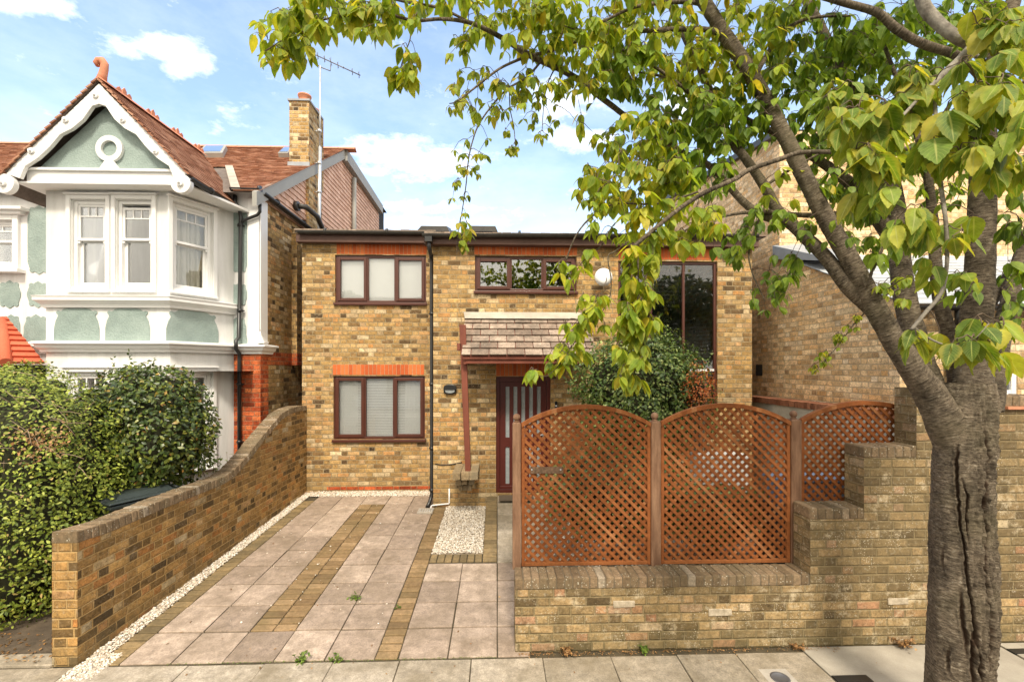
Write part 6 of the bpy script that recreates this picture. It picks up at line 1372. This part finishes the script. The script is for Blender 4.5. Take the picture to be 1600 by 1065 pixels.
LIMBS = [  # (px, py, distance, pixel radius)
 [(1500, 720, 3.02, 40), (1478, 662, 3.0, 37), (1450, 610, 3.0, 29), (1418, 565, 3.0, 24), (1372, 490, 3.05, 20), (1330, 410, 3.1, 17.5), (1290, 340, 3.15, 15.5), (1250, 262, 3.2, 14), (1215, 190, 3.25, 12.5), (1170, 110, 3.3, 12), (1120, 35, 3.35, 11), (1085, -20, 3.4, 10), (1040, -90, 3.5, 8), (980, -160, 3.6, 5), (930, -230, 3.7, 2)],
 [(1400, 540, 3.05, 18), (1372, 492, 3.08, 17), (1330, 452, 3.12, 14.5), (1290, 402, 3.2, 12.5), (1245, 358, 3.28, 11), (1215, 330, 3.33, 10), (1195, 292, 3.35, 8.5), (1165, 248, 3.4, 7.5), (1138, 212, 3.5, 7), (1120, 165, 3.55, 6), (1090, 100, 3.6, 5), (1060, 40, 3.7, 4), (1030, -30, 3.8, 3), (1000, -110, 3.9, 1.5)],
 [(1232, 345, 3.3, 8.5), (1195, 338, 3.35, 7.5), (1162, 316, 3.4, 6.5), (1112, 262, 3.45, 5.5), (1060, 235, 3.5, 4.8), (1000, 198, 3.5, 4.2), (949, 160, 3.45, 4.4), (893, 118, 3.4, 4.6), (828, 87, 3.3, 4.2), (780, 57, 3.25, 3.6), (735, 36, 3.2, 3), (690, 30, 3.15, 2.6), (645, 32, 3.1, 2.3), (590, 18, 3.1, 2), (550, 24, 3.05, 1.8), (510, 30, 3.05, 1.5), (470, 45, 3.0, 1.2), (430, 70, 3.0, 1), (402, 88, 3.0, .7)],
 [(1148, 66, 3.32, 6), (1110, 48, 3.33, 4.6), (1060, 46, 3.3, 3.9), (985, 50, 3.3, 3.4), (925, 57, 3.3, 3.1), (870, 76, 3.3, 2.7), (828, 88, 3.3, 2.4)],
 [(1120, 20, 3.4, 5), (1085, 4, 3.4, 4), (1022, 6, 3.35, 3), (985, 14, 3.3, 2.4), (940, 35, 3.25, 2), (910, 48, 3.2, 1.4), (880, 40, 3.2, .8)],
 [(814, 92, 3.25, 2.2), (780, 108, 3.2, 1.9), (745, 135, 3.2, 1.6), (715, 158, 3.15, 1), (702, 162, 3.15, .7)],
 [(850, 90, 3.3, 2.0), (824, 120, 3.3, 1.7), (792, 140, 3.3, 1.5), (768, 166, 3.3, 1.3), (748, 195, 3.3, 1.2), (738, 222, 3.3, 1), (732, 250, 3.3, 1), (728, 290, 3.3, .9), (722, 330, 3.3, .8), (715, 370, 3.3, .6), (714, 398, 3.3, .5)],
 [(796, 144, 3.3, .9), (797, 170, 3.3, .8), (803, 200, 3.3, .7), (806, 238, 3.3, .5)], [(868, 105, 3.35, 1.2), (856, 130, 3.35, .9), (850, 160, 3.35, .7), (847, 205, 3.35, .5)],
 [(930, 62, 3.3, 1.5), (965, 75, 3.25, 2), (1000, 90, 3.25, 2.3), (1028, 108, 3.25, 2.6), (1060, 132, 3.25, 3), (1092, 160, 3.3, 3.4), (1125, 200, 3.38, 4)],
 [(735, 36, 3.2, 1.6), (700, 18, 3.2, 2.2), (680, 11, 3.2, 2.2), (628, 2, 3.2, 1.9), (560, -15, 3.2, 1.4), (480, -20, 3.2, .8)],
 [(640, 33, 3.1, 1), (641, 60, 3.1, .9), (632, 85, 3.1, .8), (622, 120, 3.1, .5)], [(495, 38, 3.05, 1.3), (470, 52, 3.0, 1), (455, 58, 3.0, .8)],
 [(1500, 700, 3.1, 34), (1478, 650, 3.12, 30), (1452, 600, 3.15, 26), (1428, 525, 3.22, 22), (1410, 445, 3.3, 20), (1403, 370, 3.4, 18.5), (1395, 300, 3.5, 16.5), (1370, 220, 3.6, 14), (1330, 140, 3.7, 11.5), (1290, 60, 3.8, 9.5), (1250, -20, 3.9, 7.5), (1210, -100, 4, 5), (1170, -180, 4.1, 2)],
 [(1402, 390, 3.4, 15), (1375, 345, 3.42, 14), (1345, 302, 3.45, 12), (1310, 272, 3.45, 10), (1270, 245, 3.45, 7.5), (1220, 213, 3.45, 5.5), (1150, 178, 3.42, 4.5), (1100, 143, 3.4, 4), (1060, 131, 3.38, 3), (1028, 118, 3.35, 2), (990, 112, 3.3, 1)],
 [(1372, 318, 3.42, 8), (1345, 312, 3.42, 6.8), (1320, 330, 3.4, 6), (1285, 336, 3.36, 5.2), (1230, 335, 3.33, 4.5), (1195, 331, 3.3, 3.8), (1150, 334, 3.25, 2.6), (1100, 347, 3.2, 2), (1060, 365, 3.2, 1.2)],
 [(1420, 232, 2.8, 5), (1380, 236, 2.75, 4.5), (1335, 238, 2.7, 4.2), (1257, 238, 2.7, 4.2), (1221, 248, 2.7, 4.4), (1172, 265, 2.7, 4.2), (1148, 280, 2.7, 4), (1099, 302, 2.7, 4), (1059, 328, 2.7, 3.8), (1025, 356, 2.7, 3.6), (989, 386, 2.7, 3.4)],
 [(995, 384, 2.7, 1.6), (997, 410, 2.7, 1.3), (997, 450, 2.7, 1.2), (995, 500, 2.7, 1), (992, 540, 2.7, .8), (988, 580, 2.7, .5)],
 [(1090, 300, 2.75, 1.8), (1030, 318, 2.8, 1.8), (960, 319, 2.8, 1.6), (924, 339, 2.8, 1.5), (900, 368, 2.8, 1.3), (884, 407, 2.8, 1)], [(1000, 322, 2.8, 1.2), (960, 350, 2.8, 1.1), (941, 382, 2.8, 1), (912, 407, 2.8, .9), (900, 424, 2.8, .7)],
 [(985, 375, 2.75, 1.2), (962, 392, 2.75, 1.2), (950, 402, 2.75, 1.1), (955, 440, 2.75, 1), (950, 472, 2.75, 1), (927, 503, 2.75, .9), (900, 532, 2.75, .8), (880, 562, 2.75, .7), (866, 578, 2.75, .6), (850, 588, 2.75, .6), (830, 580, 2.75, .5)],
 [(1508, 720, 3.0, 44), (1515, 660, 3.0, 42), (1520, 600, 3.0, 35), (1524, 520, 3.0, 31), (1529, 440, 3.0, 28), (1533, 370, 3.0, 26), (1535, 300, 3.0, 25), (1537, 230, 3.0, 22), (1545, 150, 3.0, 19), (1562, 70, 3.0, 17), (1590, -20, 3.0, 14), (1610, -110, 3.0, 10), (1620, -200, 3, 5)],
 [(1545, 640, 3.1, 26), (1556, 580, 3.12, 21), (1565, 520, 3.15, 18), (1585, 440, 3.2, 16), (1605, 370, 3.2, 14), (1640, 300, 3.2, 11), (1690, 210, 3.2, 7), (1730, 120, 3.2, 3)],
 [(1508, 640, 3.12, 20), (1494, 580, 3.15, 17), (1484, 526, 3.18, 15), (1469, 472, 3.2, 13), (1462, 415, 3.22, 11.5), (1458, 350, 3.25, 10), (1450, 280, 3.25, 8), (1430, 200, 3.3, 6), (1400, 120, 3.3, 4), (1370, 40, 3.3, 2.5)],
 [(1525, 500, 3.25, 14), (1560, 455, 3.3, 13), (1600, 400, 3.3, 11), (1650, 350, 3.3, 8)],
 [(1540, 130, 2.95, 8), (1500, 90, 2.9, 9), (1440, 68, 2.9, 8.5), (1400, 45, 2.9, 8.5), (1370, 20, 2.9, 7.5), (1320, 5, 2.9, 6.5), (1260, -12, 2.9, 5), (1200, -30, 2.9, 3)],
 [(1540, 160, 3.0, 16), (1560, 90, 2.9, 15), (1600, 40, 2.8, 14), (1650, -20, 2.7, 10)],
 [(1330, 370, 3.15, 3), (1352, 445, 3.0, 3.2), (1364, 419, 2.95, 3), (1384, 378, 2.9, 2.4), (1400, 330, 2.9, 1.6)],
 [(1196, 290, 3.35, 3), (1240, 262, 3.3, 2.6), (1290, 235, 3.2, 1.6)], [(1180, 120, 3.3, 4.5), (1215, 60, 3.3, 4), (1260, 30, 3.25, 3), (1330, 25, 3.2, 1.8)],
 [(1205, 300, 3.33, 2.4), (1170, 395, 3.3, 1.6), (1195, 470, 3.3, .9)], [(1405, 450, 3.1, 1.6), (1375, 468, 3.1, 1.4), (1340, 500, 3.1, 1.2), (1305, 545, 3.1, 1), (1272, 582, 3.1, .7)]]
q = MB()
for k, L in enumerate(LIMBS):
    big = L[0][3] > 7; b = limb(L, 28 if big else 9, 14 if big else 7, wob=1 if big else .6); o_ = len(q.v); fo = len(q.f); q.v += b.v
    for i, f in enumerate(b.f):
        q.f.append(tuple(v + o_ for v in f)); q.sm.add(len(q.f) - 1)
        if i in b.uv: q.uv[len(q.f) - 1] = b.uv[i]
obj('limbs', q, M_bark, tree)
near = [[(1430, -60, 2.3, 13), (1440, 0, 2.2, 12), (1462, 32, 2.15, 12), (1492, 57, 2.1, 11.5), (1516, 72, 2.1, 11), (1500, 92, 2.05, 8.5), (1478, 112, 2.0, 7.5), (1458, 132, 1.95, 5.5), (1430, 160, 1.9, 3.6), (1402, 190, 1.85, 2.8), (1378, 214, 1.8, 2)],
        [(1514, 72, 2.1, 10), (1545, 60, 2.2, 11), (1600, 20, 2.4, 12)],
        [(1462, 240, 1.8, 4.5), (1470, 290, 1.75, 4.5), (1478, 350, 1.7, 4.2), (1480, 404, 1.7, 4), (1474, 448, 1.7, 4), (1462, 470, 1.7, 4), (1447, 487, 1.7, 4), (1424, 515, 1.7, 3.4)], [(1428, 511, 1.7, 2.6), (1447, 526, 1.7, 2.4), (1484, 540, 1.65, 1.8), (1520, 530, 1.6, 1.5), (1545, 505, 1.6, 1.2)], [(1430, 512, 1.7, 1.5), (1432, 525, 1.7, 1.2)],
        [(1458, 132, 1.95, 3), (1462, 180, 1.9, 4), (1462, 240, 1.8, 4.4)], [(1516, 80, 2.1, 5), (1560, 110, 1.9, 3), (1600, 130, 1.8, 2)]]
q = MB()
for L in near:
    b = limb(L, 14, 10); o_ = len(q.v); q.v += b.v
    for i, f in enumerate(b.f):
        q.f.append(tuple(v + o_ for v in f)); q.sm.add(len(q.f) - 1)
        if i in b.uv: q.uv[len(q.f) - 1] = b.uv[i]
obj('near_branches', q, M_lbark, tree, label='pale lichen-grey branches nearest the viewer')
# clusters: (cx, cy, rx, ry, D, dD, count, leaf length m, dark?, drop)
A_ = .102
REG = [
 (440, 62, 45, 42, 3.0, .12, 26, A_, 0), (510, 16, 70, 32, 3.05, .2, 48, A_, 0), (595, 20, 68, 36, 3.1, .2, 40, A_, 0), (632, 105, 26, 36, 3.1, .1, 17, A_, 0), (455, 78, 34, 26, 3.0, .1, 14, A_, 0),
 (700, 8, 60, 16, 3.2, .2, 14, A_, 0), (790, 25, 70, 40, 3.3, .3, 42, A_, 0), (860, 30, 70, 45, 3.3, .3, 42, A_, 0), (745, 150, 55, 48, 3.25, .2, 30, .08, 0), (725, 80, 26, 30, 3.3, .2, 9, A_, 0), (830, 120, 60, 55, 3.3, .25, 40, .085, 0),
 (738, 240, 30, 40, 3.3, .1, 15, .06, 0), (720, 375, 16, 32, 3.3, .06, 8, .085, 0), (722, 310, 20, 30, 3.3, .1, 8, .055, 0), (804, 210, 18, 48, 3.3, .1, 14, .055, 0), (850, 180, 20, 45, 3.3, .1, 14, .06, 0),
 (930, 90, 80, 60, 3.3, .3, 75, A_, 0), (985, 110, 60, 50, 3.3, .3, 45, A_, 1), (1010, 30, 90, 40, 3.35, .3, 40, A_, 0), (920, 195, 18, 30, 3.3, .15, 6, .10, 0), (1060, 90, 70, 50, 3.4, .4, 45, A_, 0),
 (1080, 190, 80, 60, 3.3, .35, 80, A_, 1), (1010, 220, 70, 45, 3.25, .3, 50, A_, 0), (1000, 280, 90, 50, 3.0, .3, 62, A_, 0), (1090, 270, 60, 40, 3.2, .3, 40, A_, 1), (930, 300, 38, 45, 2.9, .2, 24, .075, 0),
 (1060, 350, 80, 38, 2.9, .2, 42, A_, 0), (960, 350, 50, 35, 2.8, .15, 18, .075, 0), (888, 425, 18, 22, 2.8, .06, 5, A_, 0), (915, 415, 16, 22, 2.8, .06, 4, .09, 0), (1000, 410, 36, 32, 2.7, .1, 22, A_, 0), (995, 480, 32, 55, 2.7, .1, 34, A_, 0), (988, 545, 26, 40, 2.7, .08, 16, A_, 0), (985, 590, 18, 20, 2.7, .06, 8, A_, 0),
 (925, 490, 30, 34, 2.75, .1, 18, .085, 0), (895, 530, 24, 32, 2.75, .1, 15, .09, 0), (872, 562, 16, 22, 2.75, .06, 8, .085, 0), (832, 588, 10, 9, 2.75, .03, 3, .09, 0),
 (1120, 110, 60, 60, 3.4, .3, 45, A_, 0), (1180, 60, 80, 60, 3.5, .4, 60, A_, 0), (1170, 180, 60, 60, 3.4, .3, 40, A_, 1), (1150, 385, 38, 28, 3.2, .15, 15, .10, 1), (1180, 345, 60, 25, 3.2, .2, 14, .09, 1), (1200, 460, 40, 30, 3.25, .15, 16, .085, 1), (1230, 410, 40, 30, 3.25, .15, 12, .09, 1), (1240, 300, 60, 40, 3.3, .25, 16, .09, 0),
 (1260, 80, 90, 80, 3.6, .4, 110, A_, 1), (1340, 130, 90, 90, 3.6, .4, 120, A_, 1), (1280, 190, 80, 50, 3.5, .3, 55, A_, 1), (1330, 290, 70, 60, 3.4, .3, 62, A_, 1), (1460, 270, 60, 60, 3.4, .3, 30, A_, 1), (1560, 200, 60, 80, 3.6, .3, 36, A_, 1), (1420, 60, 90, 60, 3.4, .4, 75, A_, 1), (1500, 40, 80, 50, 3.5, .4, 60, A_, 1), (1400, 220, 60, 60, 3.5, .3, 40, A_, 1), (1370, 380, 45, 35, 3.1, .2, 18, .10, 1), (1290, 360, 40, 30, 3.2, .2, 12, .09, 1),
 (1390, 165, 50, 45, 1.9, .15, 15, .115, 0), (1350, 200, 55, 50, 1.85, .15, 16, .115, 0), (1310, 165, 40, 40, 1.95, .1, 10, .11, 0), (1370, 270, 45, 40, 1.8, .1, 9, .12, 0), (1440, 130, 40, 30, 2.0, .1, 8, .11, 0),
 (1520, 130, 40, 40, 1.8, .12, 9, .12, 0), (1500, 210, 55, 45, 1.75, .12, 14, .12, 0), (1580, 180, 40, 60, 1.7, .12, 13, .12, 0), (1590, 60, 40, 60, 1.9, .15, 12, .12, 0), (1430, 340, 36, 34, 1.75, .08, 8, .115, 0), (1500, 350, 24, 34, 1.7, .08, 6, .10, 0), (1545, 255, 50, 30, 1.75, .1, 8, .12, 0), (1540, 20, 40, 30, 2.0, .1, 8, .12, 0),
 (1445, 520, 24, 14, 1.7, .04, 3, .10, 0), (1540, 525, 55, 30, 1.6, .06, 9, .115, 0), (1505, 445, 30, 26, 2.3, .08, 7, .10, 1), (1455, 420, 26, 20, 1.75, .05, 3, .10, 0), (1590, 450, 30, 60, 2.9, .2, 14, .10, 1), (1585, 330, 25, 50, 2.8, .2, 12, .10, 1), (1400, 460, 30, 25, 2.9, .1, 8, .075, 0),
 (1400, 450, 26, 24, 3.1, .05, 9, .05, 0), (1365, 475, 22, 18, 3.1, .04, 8, .045, 0), (1335, 507, 16, 14, 3.1, .04, 10, .04, 0), (1312, 535, 13, 14, 3.1, .04, 10, .04, 0), (1288, 562, 11, 13, 3.1, .04, 9, .04, 0), (1272, 580, 6, 6, 3.1, .03, 3, .04, 0),
 (1110, -40, 400, 40, 3.5, .6, 170, A_, 0), (1250, -150, 420, 90, 3.6, .8, 180, A_, 0), (1680, 100, 70, 200, 3.0, .8, 110, A_, 0), (620, -40, 200, 30, 3.2, .3, 40, A_, 0), (1500, -300, 300, 80, 3.2, .8, 90, A_, 0)]
rs = random.Random(5); clus = []
for (cx, cy, rx, ry, D, dD, n, ll, dk) in REG:
    for _ in range(int(n * (1.35 if cx > 900 and n > 25 else 1.12))):
        a = rs.uniform(0, 6.283); r = math.sqrt(rs.random()); D_c = D + rs.uniform(-dD, dD)
        clus.append((P(cx + rx * r * math.cos(a), cy - 6 + ry * r * math.sin(a), D_c), ll * rs.uniform(.75, 1.15), dk))
nodes = [(a, r) for a, r in SK]; npn = np.array([tuple(a) for a, _ in nodes])
order = []
for c in clus:
    d = np.sqrt(((npn - np.array(c[0])) ** 2).sum(1).min()); order.append((d, c))
order.sort(key=lambda t: t[0]); tw = MB(); npl = list(map(tuple, npn)); arr = np.array(npl + [(0, 0, 0)] * len(clus)); cnt = len(npl)
LP, LD, LN, LS = ({k: [] for k in (0, 1, 2)} for _ in range(4))
for d, (c, ll, dk) in order:
    up = np.array(c) + np.array([0, 0, .03]); dd = ((arr[:cnt] - up) ** 2).sum(1) ; k = int(dd.argmin()); p0 = Vector(arr[k]); dist = math.sqrt(dd[k])
    mid = p0.lerp(c, .5) + Vector((rs.uniform(-.04, .04), rs.uniform(-.04, .04), rs.uniform(.0, .07))) * min(1, dist * 4)
    if dist < .9:
        tw.tube([p0, p0.lerp(mid, .5) + Vector((0, 0, .01)), mid, mid.lerp(c, .55), c], [.0022 + .004 * min(dist, .5), .0022 + .003 * min(dist, .5), .002, .0018, .0014], 5, False)
        arr[cnt] = c; cnt += 1; arr
    m = rs.randint(3, 6)
    for i in range(m):
        a = rs.uniform(0, 6.283); e = rs.uniform(.3, 1.0); dv = Vector((math.cos(a) * e, math.sin(a) * e, -rs.uniform(.55, 1.3))); pet = ll * .2
        st = c + dv.normalized() * pet + Vector((0, 0, .004)); tw.tube([c, st], [.0009, .0008], 3, False)
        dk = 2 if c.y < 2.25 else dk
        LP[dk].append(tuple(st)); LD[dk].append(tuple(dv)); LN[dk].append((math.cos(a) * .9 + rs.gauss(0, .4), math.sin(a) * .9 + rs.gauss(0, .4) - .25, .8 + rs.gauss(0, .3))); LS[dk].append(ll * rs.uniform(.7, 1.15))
obj('twigs', tw, M_twig, tree)
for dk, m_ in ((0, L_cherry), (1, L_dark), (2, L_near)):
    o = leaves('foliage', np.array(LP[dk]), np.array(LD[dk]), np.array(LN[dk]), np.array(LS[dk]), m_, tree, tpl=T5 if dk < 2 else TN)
    o['label'] = ('yellow-green outer leaves', 'inner leaves in a green darkened for shade', 'large toothed leaves nearest the viewer')[dk]
print('LEAVES', len(LP[0]), len(LP[1]))
# ivy-like sprig hanging by the right hand wall
# ================================================================== OPPOSITE SIDE OF THE ROAD (seen only as reflections)
ob = thing('facing_house', (-2, -12, 0), 'pale terraced house across the road, mirrored in the windows', 'house')
q = MB(); Fo = Fr((9, -12), (-12, -12)); hs = []
for u in (2, 5, 8, 12, 15, 18): hs += [(u, u + 1.2, .9, 2.6), (u, u + 1.2, 3.7, 5.2)]
Fo.wall(q, 0, 21, 0, 5.4, hs, .15); q.box(-12, 9, -17, -16.9, 0, 5.4); obj('wall', q, M_wren, ob)
q = MB()
for u0, u1, z0, z1 in hs: Fo.box(q, u0, u1, z0, z1, -.12, -.1)
obj('pane', q, M_dark, ob)
q = MB(); q.prism([(-12.3, -11.6, 5.35), (-12.3, -14.5, 7.7), (-12.3, -17.4, 5.35)], (21.6, 0, 0)); obj('roof', q, M_felt, ob)
for i, (x, y, r) in enumerate(((5.5, -9, 2.4), (-9, -9, 2.0), (10.5, -9.5, 3.0))):
    rt_ = thing('street_tree', (x, y, 0), ('leafy street tree across the road opposite the low wall', 'leafy street tree across the road opposite the white house', 'leafy street tree far right across the road')[i], 'tree', 'street trees across the road')
    n = 9000; u = RNG.normal(size=(n, 3)); u /= np.linalg.norm(u, axis=1, keepdims=True); pos = u * (RNG.random((n, 1)) ** .4) * r * [1, 1, .9] + [x, y, 5.2]
    leaves('crown', pos, RNG.normal(size=(n, 3)), RNG.normal(size=(n, 3)), RNG.uniform(.18, .34, n), L_bush, rt_, tpl=T3); q = MB(); q.tube([(x, y, -.05), (x, y, 3), (x + .2, y, 5)], [.22, .17, .1], 14); obj('trunk', q, M_bark, rt_)
